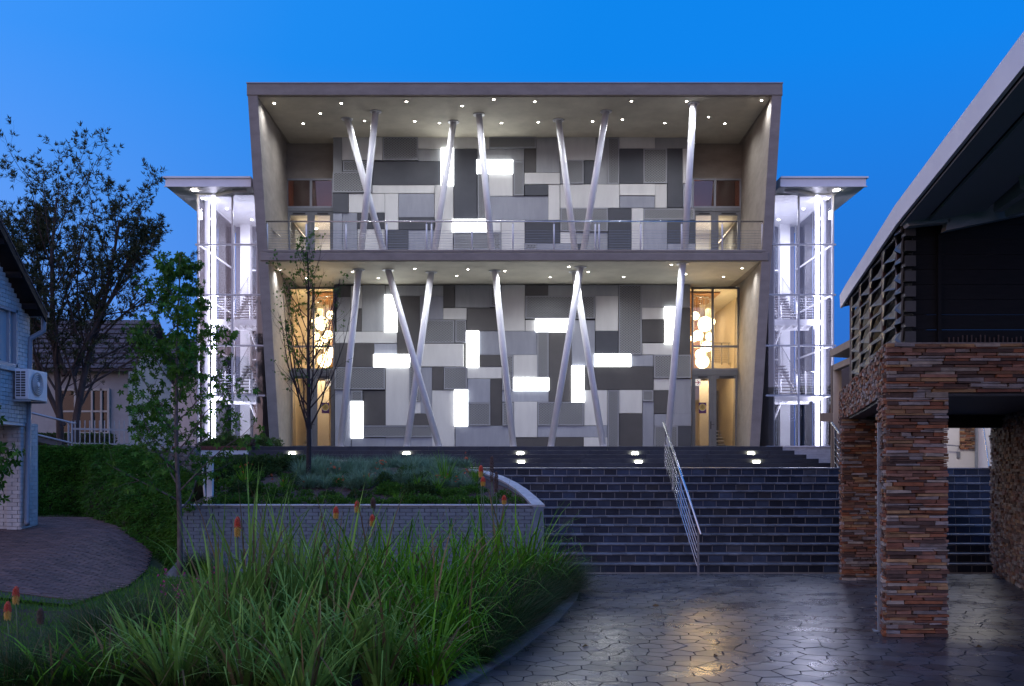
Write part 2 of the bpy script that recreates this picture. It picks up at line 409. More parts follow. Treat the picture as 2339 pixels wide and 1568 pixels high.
for (x, x2, y0, k) in tl:
    px = HX+(x+x2)/2*F/y0; vis = 1240 < px < 1925 or 2160 < px < 2270
    args = (x, x2, y0-R.uniform(.0, .004), y0+.011, k*R_H+.006, (k+1)*R_H-.038, .003)
    if vis and nt_ < 298: m = MB(); m.bev(*args); m.build('riser_tile', slate, steps); nt_ += 1
    else: extra.bev(*args)
tag(extra.build('riser_tiles', slate, steps), kind='stuff'); tag(textra.build('tread_tiles', nosem, steps), kind='stuff')
# joints on the three lowest treads: shallow dark lines of separate tiles are read as recessed grooves
# landing between the flights
ld = MB().box(-3, 13.5, 22.95, 37.4, 1.7, LAND-.004); landing = setting('landing_pavement', ld, pm('landing_paving', (.11, .11, .12), (.07, .07, .08), rough=.35, scale=2, bump=.002))
# upper flight: long dark slabs
UY = 37.0; UT = .33; UR = .165
ub = MB()
upm = pm('dark_riser_slab', (.028, .034, .050), (.018, .022, .034), rough=.45, rough2=.65, scale=3, bump=.002, piece=.2)
for k in range(5):
    y0 = UY+k*UT; e = (4-k)*.37
    ub.box(-10.25-e*.9+.02, 10.68+e-.02, y0+.03, 39.0, LAND+k*UR-.02, LAND+(k+1)*UR-.006)
upper_steps = setting('upper_steps', ub, nosem)
for k in range(5):
    y0 = UY+k*UT; e = (4-k)*.37; xa = -10.25-e*.9; xb = 10.68+e; x = xa
    first = True
    while x < xb-.01:
        x2 = min(x+(R.uniform(1.2, 2.4) if first else 2.35), xb); first = False
        if xb-x2 < .5: x2 = xb
        m = MB(); m.bev(x+.004, x2-.004, y0, y0+.33, LAND+k*UR+.004, LAND+(k+1)*UR, .008); m.build('stone_slab', upm, upper_steps); x = x2
pl = MB().box(-10.4, 10.75, 38.66, 56, 2.0, PLAT-.01).box(-15.5, -10.4, 41.15, 56, 2.0, PLAT-.01).box(10.75, 15.5, 41.15, 56, 2.0, PLAT-.01); setting('platform_floor', pl, pm('platform_tile', (.2, .2, .2), (.15, .15, .155), rough=.4, scale=2))
# step lights
def step_light(x, y, Yq, label, grp):
    p = at(x, y, Yq); t = thing('step_light', label, 'step light', (p.x, Yq, p.z), grp)
    fr = MB().box(p.x-.15, p.x+.15, Yq-.012, Yq+.02, p.z-.065, p.z+.065); fr.build('frame', alu, t)
    ln = MB().bev(p.x-.125, p.x+.125, Yq-.03, Yq-.012, p.z-.048, p.z+.048, .008); ln.build('lens', ledrail, t)
    l = bpy.data.lights.new('step_lamp', 'AREA'); l.energy = 9; l.color = (1, .93, .62); l.size = .25; l.shape = 'RECTANGLE'; l.size_y = .1
    lo = bpy.data.objects.new('step_lamp', l); COL.objects.link(lo); lo.parent = t; lo.location = (0, -.06, 0); lo.rotation_euler = (math.pi/2, 0, 0)
rowA = UY+3*UT; rowB = UY+1*UT
for x, lb in ((668, 'small glowing step light beside the bare young tree trunk'), (929, 'glowing step light behind the tall strappy tuft in the planter'), (1189, 'middle glowing step light in the upper row, below the sloping columns'),
              (1451, 'glowing step light in the upper row just left of the stair handrail'), (1716, 'glowing step light near the right end of the upper row')):
    step_light(x, 1036.5, rowA, lb, 'lights set in the upper steps')
for x, lb in ((1191, 'lower glowing step light directly above the curved planter end'), (1459, 'lower glowing step light just left of the stair handrail'), (1728, 'lower glowing step light near the right end of the steps')):
    step_light(x, 1056, rowB, lb, 'lights set in the upper steps')
# stair handrails
def handrail(X, label, nb=5):
    t = thing('stair_handrail', label, 'handrail', (X, 20.7, 0))
    pY = [18.75, 19.7, 20.68, 21.7, 22.72]
    def fl(Y): return max(0, min(12, math.floor((Y-Z0)/TR)+1))*R_H
    def line(Y, h): return h+(Y-18.75)/(22.72-18.75)*LAND
    for Yp in pY: MB().bar((X, Yp, fl(Yp)-.01), (X, Yp, line(Yp, .88)), .045, .018, (0, 1, 0)).build('post', inox, t)
    MB().tube([(X, 18.45, line(18.45, .93)), (X, 23.0, line(23.0, .93))], .026, 12).build('handrail', inox, t, smooth=True)
    for i in range(nb): h = .15+i*.145; MB().tube([(X-.02, 18.75, line(18.75, h)), (X-.02, 22.72, line(22.72, h))], .009, 6).build('rail', inox, t, smooth=True)
handrail(3.59, 'stainless steel handrail with sloping rails up the middle of the slate steps')
handrail(7.56, 'second stainless handrail half hidden behind the far stone pier')
# ================================================================== main building
X0 = .11
bld = thing('office_building', 'large concrete framed building with grey patchwork panel facade and slanted white columns', 'building', (X0, 42, PLAT))
FY = 39.5; BY = 45.3; ZT = zat(192, FY); ZC = zat(218.3, FY); ZS = 10.43; ZF = zat(571, FY)
def ruled(mb, a, b, c, d, n=10, m=10):
    k = len(mb.v); a, b, c, d = map(Vector, (a, b, c, d))
    for j in range(m+1):
        for i in range(n+1): u = i/n; v = j/m; mb.v.append(tuple((a*(1-u)+b*u)*(1-v)+(d*(1-u)+c*u)*v))
    for j in range(m):
        for i in range(n): q = k+j*(n+1)+i; mb.f.append((q, q+1, q+n+2, q+n+1)); mb.mi.append(mb.cur)
for s in (-1, 1):
    m = MB()
    fo0, fo1, bo0, bo1 = 9.95, 10.88, 10.77, 11.05; th = .4; ob = 48.0
    O = [(X0+s*fo0, FY, PLAT-.02), (X0+s*bo0, ob, PLAT-.02), (X0+s*bo1, ob, ZT-.005), (X0+s*fo1, FY, ZT-.005)]
    I = [(X0+s*(fo0-th), FY, PLAT-.02), (X0+s*10.37, BY+.3, PLAT-.02), (X0+s*10.62, BY+.3, ZC+.05), (X0+s*(fo1-th-.02), FY, ZC+.05)]
    ruled(m, *O); ruled(m, *I)
    m.add([O[0], O[3], (X0+s*(fo1-th-.02+.0), FY, ZT-.005), I[3], I[0]], [(0, 1, 2, 3, 4)])
    m.build('side_wall', concrete, bld, smooth=False)
rs = MB(); rs.bev(X0-10.885, X0+10.885, FY-.03, 48, ZC, ZT, .02)
rs.build('roof', concrete, bld)
cl = MB().box(X0-10.46, X0+10.46, FY+.12, BY+.1, ZC-.03, ZC-.002); cl.build('ceiling', concrete_in, bld)
cp = MB().box(X0-10.9, X0+10.9, FY-.05, FY+.3, ZT+.002, ZT+.05); cp.build('coping', alu, bld)
ms = MB().bev(X0-10.33, X0+10.30, FY-.06, BY+.1, ZS, zat(578, FY), .02); ms.build('balcony_slab', concrete, bld)
ms = MB().bev(X0-10.25, X0+10.2, FY-.02, FY+.25, zat(576.5, FY), ZF, .015); ms.build('balcony_kerb', concrete, bld)
sf = MB().box(X0-9.95, X0+9.95, FY+.06, BY+.05, ZS-.02, ZS-.002); sf.build('soffit', concrete_in, bld)
sf.cur = 0
fl = MB().box(X0-10.2, X0+10.2, FY+.26, 53, zat(577.5, FY), ZF-.12); fl.build('balcony_floor', concrete, bld)
PY = 44.5                                           # cladding plane
cwx0, cwx1 = xat(761, PY), xat(1580, PY)
MB().box(cwx0+.05, cwx1-.05, PY+.12, BY+.2, PLAT, ZC-.05).build('core_wall', darkwall, bld)
for s, xa, xb in ((-1, xat(652, BY), xat(763, BY)), (1, xat(1580, BY), xat(1694, BY))):
    MB().box(xa-.05, xb+.05, BY, BY+.35, zat(409, BY), ZC-.01).build('upper_wall', concrete, bld)
# ---- facade panels read off the photograph, three strips per storey
AU, BU, CU = (1240, 500, 3.484), (1700, 500, 3.484), (2140, 500, 3.484)
DL, EL, FL = (1240, 1050, 2.45), (1700, 1050, 2.45), (2140, 1050, 2.45)
PAN = [(AU, '35,55,155,515,G;155,45,683,358,W;687,55,1145,362,X;1145,50,2073,208,W;165,368,550,510,X;1145,212,1447,370,G;1447,203,1610,690,E;550,372,1447,683,D;35,515,548,785,X;548,685,1360,790,W;240,792,712,1042,W;712,792,890,1268,W;890,792,1360,1102,L;35,790,240,1048,D;35,1048,157,1530,L;157,1042,353,1530,L;353,1042,712,1257,D;357,1257,712,1530,W;712,1268,1018,1530,D;890,1102,1360,1268,D;1018,1268,1370,1530,L;1362,683,1608,1135,W;1370,1135,1602,1530,W;1612,212,1915,1130,D'),
 (BU, '315,212,928,357,G;780,357,928,375,G;308,357,780,530,E;465,530,780,825,W;320,535,465,1130,X;787,375,925,822,X;470,57,1083,207,X;930,207,1085,520,K;1085,60,1395,520,G;930,522,1395,675,W;1243,675,1395,1138,W;935,678,1243,823,D;465,825,1245,1138,L;1395,57,1860,358,W;1400,358,1705,670,X;1708,365,1860,672,D;1397,675,2170,982,W;-6,1133,460,1295,E;460,1140,625,1295,W;10,1295,625,1530,X;628,1140,935,1530,W;935,1140,1398,1445,D;938,1445,1093,1530,X;1093,1445,1590,1530,L;1400,980,2020,1290,X;1400,1292,1600,1445,W;1590,1445,1740,1530,D;1600,1297,2020,1530,G'),
 (CU, '318,57,487,672,G;487,62,635,672,X;637,52,1102,207,W;1102,47,1595,205,G;637,207,950,667,D;950,205,1260,663,X;1260,205,1462,982,D;1462,210,1592,665,W;640,670,1103,820,W;640,820,1103,980,L;1103,672,1258,982,W;1467,665,1595,975,L;490,985,795,1530,D;795,985,950,1530,W;950,990,1618,1137,X;950,1137,1262,1530,L;1262,1140,1628,1450,D;1265,1450,1628,1530,L'),
 (DL, '35,52,187,160,K;57,160,187,478,G;187,55,290,262,W;290,50,500,478,G;187,262,290,478,K;500,142,613,482,E;505,52,1037,150,G;613,150,823,687,K;823,152,1037,370,L;1037,48,1143,260,K;1037,262,1252,368,W;42,478,613,583,W;42,583,402,800,K;402,585,613,687,L;397,687,730,803,E;42,803,503,1010,X;42,1013,190,1560,L;193,1018,297,1118,X;188,1118,302,1453,E;302,1018,510,1338,K;507,803,725,1338,W;723,760,825,1118,X;825,803,935,1230,L;725,1118,830,1230,W;725,1230,935,1338,K;302,1338,938,1447,X;195,1453,510,1560,L;510,1447,938,1560,L;825,587,1225,800,W;825,372,1140,583,X;1147,370,1247,580,X;935,800,1040,1015,K;1042,803,1257,1010,X;935,1015,1142,1560,W;1142,1010,1262,1345,E'),
 (EL, '18,48,340,258,G;340,48,445,250,X;445,48,660,472,W;660,48,873,147,K;873,48,1518,150,G;662,150,1303,360,X;125,262,445,472,K;663,370,760,472,W;757,362,1085,480,E;122,472,237,805,E;237,472,770,692,L;240,692,450,798,K;450,695,553,1015,X;553,692,772,905,W;770,480,878,905,X;878,480,1088,1122,K;1088,370,1303,797,L;130,798,450,908,W;132,908,342,1128,L;342,908,450,1340,K;553,900,880,1020,E;450,1015,878,1122,L;137,1128,343,1340,X;452,1128,558,1340,X;558,1122,773,1448,W;775,1122,1200,1340,X;1088,793,1203,1125,E;20,1340,560,1560,L;560,1448,1200,1560,K;773,1340,1418,1447,L;1200,1447,1418,1560,W;1203,1013,1418,1340,W;1205,797,1838,1013,K'),
 (FL, '228,150,440,470,W;228,470,442,683,D;442,48,655,690,X;655,45,1102,257,G;655,257,862,365,W;655,365,865,580,K;862,253,978,592,E;978,262,1102,690,K;658,583,978,690,W;222,683,553,800,E;553,690,762,797,L;763,690,1105,905,X;763,907,935,1015,W;935,910,1110,1235,L;340,1015,443,1560,X;445,1013,658,1228,W;658,1015,760,1118,X;763,1015,935,1230,K;445,1230,660,1560,K;660,1118,765,1560,L;767,1233,1110,1343,L;767,1343,985,1560,X;985,1343,1110,1560,D')]
back = {'W': .05, 'G': .03, 'L': .04, 'K': .06, 'D': .06, 'X': .10, 'E': .13}
for (sx, sy, sc_), txt in PAN:
    for it in txt.split(';'):
        a = it.split(','); x0, y0, x1, y1 = [float(q) for q in a[:4]]; ty = a[4]
        X_0, X_1 = [xat((sx+q/sc_)/1.64173, PY) for q in (x0, x1)]; Zt, Zb = [zat((sy+q/sc_)/1.64173, PY) for q in (y0, y1)]
        pr = back[ty]+R.uniform(-.015, .03); g = .006
        if ty == 'E':
            o = MB().bev(X_0, X_1, PY-pr, PY+.05, Zb, Zt, .03).build('light_panel', ledwhite, bld); tag(o, 'glowing white light panel')
        elif ty == 'X':
            fw = .055
            fr = MB(); y0_, y1_ = PY-pr, PY+.08
            fr.box(X_0+g, X_1-g, y0_, y1_, Zt-g-fw, Zt-g).box(X_0+g, X_1-g, y0_, y1_, Zb+g, Zb+g+fw).box(X_0+g, X_0+g+fw, y0_+.002, y1_, Zb+g+fw, Zt-g-fw).box(X_1-g-fw, X_1-g, y0_+.002, y1_, Zb+g+fw, Zt-g-fw)
            o = fr.build('mesh_panel', meshframe, bld)
            MB().box(X_0+g+fw, X_1-g-fw, y0_+.015, y0_+.04, Zb+g+fw, Zt-g-fw).build('metal_mesh', expanded, o)
        else:
            MB().bev(X_0+g, X_1-g, PY-pr, PY+.08, Zb+g, Zt-g, .006).build('cladding_panel', P_MAT[ty], bld)
# ---- columns
UC = [(793.4, 271.8, 875, 568.5), (858.6, 254.9, 825.7, 568.5), (1036.6, 278.8, 994.5, 568.5), (1094.3, 262, 1123.8, 568.5), (1275.9, 274.6, 1313.3, 568.5), (1385, 254.9, 1334, 568.5), (1584.5, 236.6, 1564.8, 568.5)]
LC = [(820, 616, 779, 1018), (886.9, 616.8, 1002.7, 1018), (985.7, 621.8, 929.7, 1018), (1131, 618.6, 1173, 1018), (1326.7, 610, 1259, 1018), (1312.7, 620.7, 1378, 1018), (1559.7, 602.7, 1525, 1018)]
def column(xt, yt, xb, yb, zc, z0):
    Yt = (zc-E)*F/(HY-yt); top = at(xt, yt, Yt); top.z = zc
    Yb = Yt+.25 if Yt < 41.4 else Yt-.35; bt = at(xb, yb, Yb); d = (bt-top); bot = top+d*((z0-top.z)/d.z)
    o = MB().tube([bot, top], .14, 20).build('column', whitesteel, bld, smooth=True)
    pt = MB().lathe((top.x, top.y, zc-.035), [(.0, 0), (.25, 0), (.25, .03)], 24); pt.build('cap_plate', whitesteel, o, smooth=False)
    MB().lathe((bot.x, bot.y, z0), [(.25, 0), (.25, .02), (0, .02)], 24).build('base_plate', whitesteel, o)
for c in UC: column(*c, ZC-.032, ZF-.11)
for c in LC: column(*c, ZS-.022, PLAT-.005)
# ---- downlights
UD = [(627, 236), (780, 236), (929, 232), (1056, 242), (1128, 227), (1222, 232), (1443, 231), (1569, 231), (1740, 229), (732, 259), (693, 282), (833, 276), (948, 277), (1004, 281), (1146, 281), (1230, 279), (1354, 277), (1422, 273), (1519, 281), (1619, 267), (1656, 282)]
LD = [(641, 617), (700, 635), (806, 621), (864.6, 635), (948, 613.6), (1044, 630), (1069, 615), (1153.5, 619), (1257, 633), (1300, 609), (1344, 621), (1425, 632.5), (1534, 604.6), (1567, 626), (1653, 632), (1695.6, 612.6)]
dl = MB().lathe((0, 0, 0), [(0, -.012), (.05, -.012), (.05, 0)], 14).build('lens_mesh', downl); dlm = dl.data; bpy.data.objects.remove(dl)
rg = MB().lathe((0, 0, 0), [(.05, -.004), (.05, -.018), (.08, -.018), (.085, 0)], 14).build('ring_mesh', whitep); rgm = rg.data; bpy.data.objects.remove(rg)
DLW = 215
def light(kind, name, loc, energy, color, size=.5, rot=(0, 0, 0), parent=None, **kw):
    l = bpy.data.lights.new(name, kind); l.energy = energy; l.color = color
    if kind == 'AREA': l.size = size
    else: l.shadow_soft_size = size
    for k, v in kw.items(): setattr(l, k, v)
    o = bpy.data.objects.new(name, l); COL.objects.link(o); o.location = loc; o.rotation_euler = rot
    if parent: o.parent = parent; o.location = Vector(loc)-base(parent)
    return o
def downlight(x, y, zc):
    Yd = (zc-E)*F/(HY-y); p = at(x, y, Yd)
    if Yd > 44.2: Yd = 44.2; p = at(x, y, Yd)
    o = link('downlight', rgm, bld, Vector((p.x, Yd, zc-.001))-base(bld))
    link('lens', dlm, o); light('SPOT', 'downlight_lamp', (p.x, Yd, zc-.03), DLW, (.95, .98, 1), .05, parent=o, spot_size=2.6, spot_blend=1)
for d in UD: downlight(*d, ZC-.03)
for d in LD: downlight(*d, ZS-.02)
# ---- glazed end bays
handm = pm('black_handle', (.02, .02, .02), rough=.4)
doorm = pm('door_frame_grey', (.17, .18, .20), (.15, .155, .175), rough=.45)
def frame(mb, x0, x1, z0, z1, y, w=.07, d=.09):
    mb.box(x0, x1, y-d/2, y+d/2, z1-w, z1).box(x0, x1, y-d/2, y+d/2, z0, z0+w).box(x0, x0+w, y-d/2+.002, y+d/2-.002, z0+w, z1-w).box(x1-w, x1, y-d/2+.002, y+d/2-.002, z0+w, z1-w)
def pane(parent, x0, x1, z0, z1, y, mat=clear): MB().box(x0, x1, y-.004, y+.004, z0, z1).build('pane', mat, parent)
def bay(xa, xb, yt, yw, yd, z0, mat, xm, hbar=None, hs=1):
    Xa, Xb, Xm = xat(xa, BY), xat(xb, BY), xat(xm, BY); zt, zw, zd = zat(yt, BY), zat(yw, BY), zat(yd, BY)
    f = MB(); frame(f, Xa, Xb, zw, zt, BY, .08, .12); f.box(Xm-.05, Xm+.05, BY-.055, BY+.055, zw+.08, zt-.08)
    if hbar: zb = zat(hbar, BY); f.box(Xa+.08, Xb-.08, BY-.05, BY+.05, zb-.045, zb+.045)
    wd = f.build('window', alu, bld)
    cells = [(Xa+.08, Xm-.05), (Xm+.05, Xb-.08)]
    for (c0, c1) in cells:
        if hbar: pane(wd, c0, c1, zw+.08, zb-.045, BY, mat); pane(wd, c0, c1, zb+.045, zt-.08, BY, mat)
        else: pane(wd, c0, c1, zw+.08, zt-.08, BY, mat)
    MB().box(Xa, Xb, BY-.07, BY+.07, zd, zw-.002).build('transom', doorm, bld)
    for (c0, c1, hx) in ((Xa, Xm, 1), (Xm, Xb, -1)):
        f = MB(); frame(f, c0+.003, c1-.003, z0, zd-.004, BY, .17, .08)
        d = f.build('door', doorm, bld); pane(d, c0+.17, c1-.17, z0+.17, zd-.17, BY)
        hX = c1-.09 if hx > 0 else c0+.09
        if hx*hs > 0:
            MB().box(hX-.02, hX+.02, BY-.055, BY-.041, z0+.95, z0+1.3).bar((hX, BY-.09, z0+1.15), (hX+.16*hs*1, BY-.09, z0+1.15), .02, .02).bar((hX, BY-.04, z0+1.15), (hX, BY-.1, z0+1.15), .02, .02).build('handle', handm, d)
        MB().box(c0+.3, c1-.25, BY-.075, BY-.041, zd-.12, zd-.07).build('door_closer', handm, d)
    return Xa, Xb, zt
LB = bay(660, 765, 657, 846, 857, PLAT, clear, 717, 792, 1)
RB = bay(1580, 1688, 657, 846, 857, PLAT, clear, 1628, 792, 1)
LU = bay(655, 763, 409, 476, 484, ZF-.1, tinted, 711)
RU = bay(1581, 1693, 409, 476, 484, ZF-.1, tinted, 1633)
# ---- rooms behind the bays
wood = pm('timber_ceiling', (.42, .20, .06), (.30, .13, .04), rough=.45, scale=5, stretch=(1, 9, 9), bump=.002)
woodw = pm('timber_wall', (.45, .24, .09), (.33, .17, .06), rough=.5, scale=4, stretch=(9, 9, 1), bump=.002)
cream = pm('cream_wall', (.68, .60, .47), (.63, .55, .43), rough=.7)
whitew = pm('room_white', (.75, .72, .66), (.70, .68, .62), rough=.7)
dwall = pm('room_dark_grey', (.10, .095, .10), (.08, .076, .08), rough=.7)
def light(kind, name, loc, energy, color, size=.5, rot=(0, 0, 0), parent=None, **kw):
    l = bpy.data.lights.new(name, kind); l.energy = energy; l.color = color
    if kind == 'AREA': l.size = size
    else: l.shadow_soft_size = size
    for k, v in kw.items(): setattr(l, k, v)
    o = bpy.data.objects.new(name, l); COL.objects.link(o); o.location = loc; o.rotation_euler = rot
    if parent: o.parent = parent; o.location = Vector(loc)-base(parent)
    return o
for s in (-1, 1):
    def BX(mb, a, b, *r):        # mirror about X0
        xa, xb = X0+s*a, X0+s*b; return mb.box(min(xa, xb), max(xa, xb), *r)
    i0, i1 = 5.2, 10.9
    BX(MB(), i0, i1, 53, 53.2, PLAT, 10.4).build('room_back_wall', cream, bld)
    BX(MB(), i1, i1+.1, 45.5, 53, PLAT, 10.4).build('room_side_wall', cream, bld)
    BX(MB(), i0-.1, i0, 45.5, 53, PLAT, 10.4).build('room_inner_wall', cream, bld)
    BX(MB(), i0, i1, 45.45, 53, 10.36, 10.4).build('room_ceiling', whitew, bld)
    BX(MB(), 7.6, 9.75, 46.0, 49.2, 10.26, 10.32).build('timber_ceiling_panel', wood, bld)
    BX(MB(), 7.0, 9.4, 49.3, 49.5, 6.9, 10.35).build('timber_wall', woodw, bld)
    BX(MB(), 9.9, 10.3, 50.0, 50.4, PLAT, 10.35).build('room_column', whitew, bld)
    BX(MB(), 8.9, 9.3, 50.5, 50.7, 6.9, 10.35).build('room_pier', whitew, bld)
    BX(MB(), 9.35, i1, 49.0, 52.9, 6.75, 7.30).build('mezzanine', cream, bld)
    BX(MB(), 6.0, 9.0, 48.6, 48.75, PLAT, 6.4).build('dark_panel', dwall, bld)
    BX(MB(), 9.15, 9.95, 48.0, 48.12, PLAT, 6.3).build('cream_panel', cream, bld)
    BX(MB(), 10.1, 10.85, 51.6, 51.75, PLAT, 6.1).build('grey_panel', dwall, bld)
    rl = MB()
    for q in (9.5, 10.0, 10.45, 10.8): rl.bar((X0+s*q, 48.95, 7.2), (X0+s*q, 48.95, 8.25), .06, .03, (0, 1, 0))
    for h in range(8): rl.tube([(X0+s*9.45, 48.95, 7.35+h*.11), (X0+s*10.85, 48.95, 7.35+h*.11)], .006, 5)
    rl.tube([(X0+s*9.4, 48.9, 8.28), (X0+s*10.88, 48.9, 8.28)], .03, 8)
    tag(rl.build('mezzanine_railing', inox, bld), kind='stuff')
    st = MB()
    for q in range(9): xa = X0+s*(10.0+q*.1); st.box(min(xa, xa+s*.9), max(xa, xa+s*.9), 50+q*.28, 50.3+q*.28, PLAT+.15+q*.18, PLAT+.2+q*.18)
    st.tube([(X0+s*10.2, 49.9, PLAT+.95), (X0+s*10.35, 52, PLAT+2.4)], .02, 6)
    tag(st.build('stair_treads', whitesteel, bld), kind='stuff')
    # upper rooms: lit stair hall seen through the doors, dim void above it
    zu = ZF-.12; zmid = zat(480, BY)-.05
    BX(MB(), 7.4, i1, 50.0, 50.2, zu, zmid).build('room_back_wall', whitew, bld)
    BX(MB(), i1, i1+.1, 45.5, 50, zu, ZC).build('room_side_wall', whitew, bld)
    BX(MB(), 7.4, 7.5, 45.5, 50, zu, ZC).build('room_inner_wall', whitew, bld)
    BX(MB(), 7.4, i1, 45.45, 50, zmid, zmid+.1).build('room_ceiling', whitew, bld)
    BX(MB(), 7.4, i1, 48.0, 48.2, zmid+.12, ZC).build('void_wall', pm('void_grey', (.2, .17, .16), rough=.8), bld)
    sl = MB(); a = X0+s*10.75; b = X0+s*8.6
    sl.hexa([(a, 46.6, zmid-.1), (a, 48.4, zmid-.1), (b, 48.4, zu+.2), (b, 46.6, zu+.2), (a, 46.6, zmid), (a, 48.4, zmid), (b, 48.4, zu+.45), (b, 46.6, zu+.45)]); sl.build('stair_underside', plaster, bld)
    light('POINT', 'void_sunset_fill', (X0+s*8.8, 47.3, zmid+.45), 22, (1, .42, .20), .15, parent=bld)  # orange fill added to imitate the sunset reflected in the upper panes
    light('AREA', 'room_lamp', (X0+s*9.2, 47.6, zmid-.15), 130, (1, .90, .74), 1.5, parent=bld)
    light('AREA', 'room_lamp', (X0+s*9.0, 50.5, 10.2), 150, (1, .70, .38), 2.2, parent=bld)
    light('AREA', 'room_lamp', (X0+s*9.4, 47.2, 6.6), 45, (1, .80, .55), 1.2, parent=bld)
    for (dx, dy, dz) in ((8.5, 47.0, zmid-.02), (9.9, 48.6, zmid-.02), (9.0, 49.3, zmid-.02)):
        o = link('downlight', rgm, bld, Vector((X0+s*dx, dy, dz))-base(bld)); link('lens', dlm, o)
# notice posters on the doors (purple sheet with a gold disc)
pur = pm('poster_purple', (.10, .03, .13), (.07, .02, .10)); gold = pm('poster_gold', (.55, .40, .10), (.45, .30, .08)); ink = pm('poster_ink', (.06, .04, .03)); cr2 = pm('poster_cream', (.6, .5, .4))
for px_, py_ in ((1635-26.5, 940), (742, 940)):
    p = at((1900*1+1441/1.9604)/1.64173 if px_ > 1000 else (960+512/1.96)/1.64173, (940+1158/1.9604)/1.64173, BY-.012)
    po = MB().box(p.x-.175, p.x+.175, BY-.02, BY-.012, p.z-.25, p.z+.25).build('notice', pur, bld)
    MB().lathe((p.x, BY-.0215, p.z+.03), [(0, 0), (.17, 0), (.17, .002)], 28, 'y').build('poster_ring', cr2, po)
    MB().lathe((p.x, BY-.024, p.z+.04), [(0, 0), (.15, 0), (.15, .002)], 28, 'y').build('poster_disc', gold, po)
    tx = MB()
    for q, ww in enumerate((.07, .13, .16, .08)): tx.box(p.x-ww/2, p.x+ww/2, BY-.0275, BY-.0265, p.z+.10-q*.045, p.z+.118-q*.045)
    tx.build('poster_lines', ink, po)
# direction signs hanging inside the doors: red arrow on a cream plate
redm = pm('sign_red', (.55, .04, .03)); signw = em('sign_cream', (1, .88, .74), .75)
for sx_, sy_, dr, lb in (((1900+1380/1.9604)/1.64173, (940+971/1.9604)/1.64173, 1, 'cream sign with a red arrow pointing right, inside the warm lit right doors'), ((1000+915/3.733)/1.64173, (1280+583/3.733)/1.64173, -1, 'cream sign with a red arrow pointing left, behind the bare young tree')):
    p = at(sx_, sy_, 46.2); t = thing('direction_sign', lb, 'sign', tuple(p))
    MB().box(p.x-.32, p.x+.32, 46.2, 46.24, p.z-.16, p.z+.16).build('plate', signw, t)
    a = MB(); c = p.x+dr*.12
    a.bar((c-dr*.14, 46.19, p.z), (c+dr*.12, 46.19, p.z), .008, .035).bar((c+dr*.13, 46.185, p.z), (c+dr*.02, 46.185, p.z+.10), .008, .035).bar((c+dr*.13, 46.18, p.z), (c+dr*.02, 46.18, p.z-.10), .008, .035)
    a.box(p.x-dr*.2-.05, p.x-dr*.2+.05, 46.19, 46.198, p.z-.09, p.z+.09)
    a.build('arrow', redm, t)
    MB().bar((p.x, 46.22, p.z+.16), (p.x, 46.22, p.z+.7), .02, .02).build('hanger', alu, t)
# pendant globes
def globe(x, y, r, Yg, lb, grp):
    p = at(x, y, Yg); rr = r*Yg/F; zc = 10.25
    t = thing('globe_lamp', lb, 'pendant lamp', tuple(p), grp)
    prof = [(max(1e-4, rr*math.sin(math.pi*i/14)), -rr*math.cos(math.pi*i/14)) for i in range(15)]
    MB().lathe(tuple(p), prof, 24).build('globe', globem, t, smooth=True)
    MB().tube([(p.x, Yg, p.z+rr), (p.x, Yg, zc)], .012, 6).build('cord', whitesteel, t)
    MB().lathe((p.x, Yg, zc-.03), [(0, 0), (.09, 0), (.09, .04)], 12).build('ceiling_rose', whitesteel, t)
c4 = lambda x, y: ((1900+x/1.9604)/1.64173, (940+y/1.9604)/1.64173)
c3 = lambda x, y: ((960+x/1.96)/1.64173, (940+y/1.96)/1.64173)
GR = 'globe lamps hanging in the right hand window'; GL = 'globe lamps hanging in the left hand window'
for (x, y, r, Yg, lb) in ((1388, 481, 30, 46.5, 'small round lamp alone at the top of the right cluster'), (1461, 541, 55, 47, 'big round lamp, upper one of the two largest in the right cluster'), (1508, 525, 27, 47.8, 'small round lamp half behind the big upper lamp in the right window'),
      (1409, 625, 38, 46.6, 'medium round lamp left of centre overlapping a smaller one, right cluster'), (1377, 645, 27, 47.2, 'small round lamp at the left edge of the right cluster'), (1494, 634, 30, 47.4, 'small round lamp beside the window mullion in the right cluster'),
      (1473, 706, 40, 46.9, 'medium round lamp crossed by the horizontal glazing bar, right cluster'), (1427, 766, 40, 47.5, 'medium round lamp resting above the lowest big lamp, right cluster'), (1440, 818, 50, 46.7, 'big round lamp hanging lowest in the right cluster')):
    globe(*c4(x, y), r/3.218, Yg, 'glowing '+lb, GR)
for (x, y, r, Yg, lb) in ((549, 474, 30, 46.5, 'small round lamp alone at the top of the left cluster'), (481, 535, 52, 47, 'big round lamp, upper one of the two largest behind the bare tree'), (430, 520, 20, 47.8, 'tiny round lamp peeping out left of the big upper lamp, left cluster'),
      (537, 620, 32, 46.6, 'round lamp below the top lamp, left cluster'), (443, 630, 28, 47.2, 'round lamp at the left edge of the left cluster'), (505, 650, 26, 47.4, 'small round lamp tucked between others in the left cluster'),
      (466, 700, 30, 46.9, 'round lamp crossed by the glazing bar, left cluster'), (553, 750, 40, 47.5, 'medium round lamp cut by the panel edge, left cluster'), (505, 812, 50, 46.7, 'big round lamp hanging lowest in the left cluster')):
    globe(*c3(x, y), r/3.218, Yg, 'glowing '+lb, GL)
light('POINT', 'globe_glow', (X0+8.9, 46.6, 7.6), 420, (1, .58, .20), .5, parent=bld); light('POINT', 'globe_glow', (X0-8.9, 46.6, 7.6), 420, (1, .58, .20), .5, parent=bld)
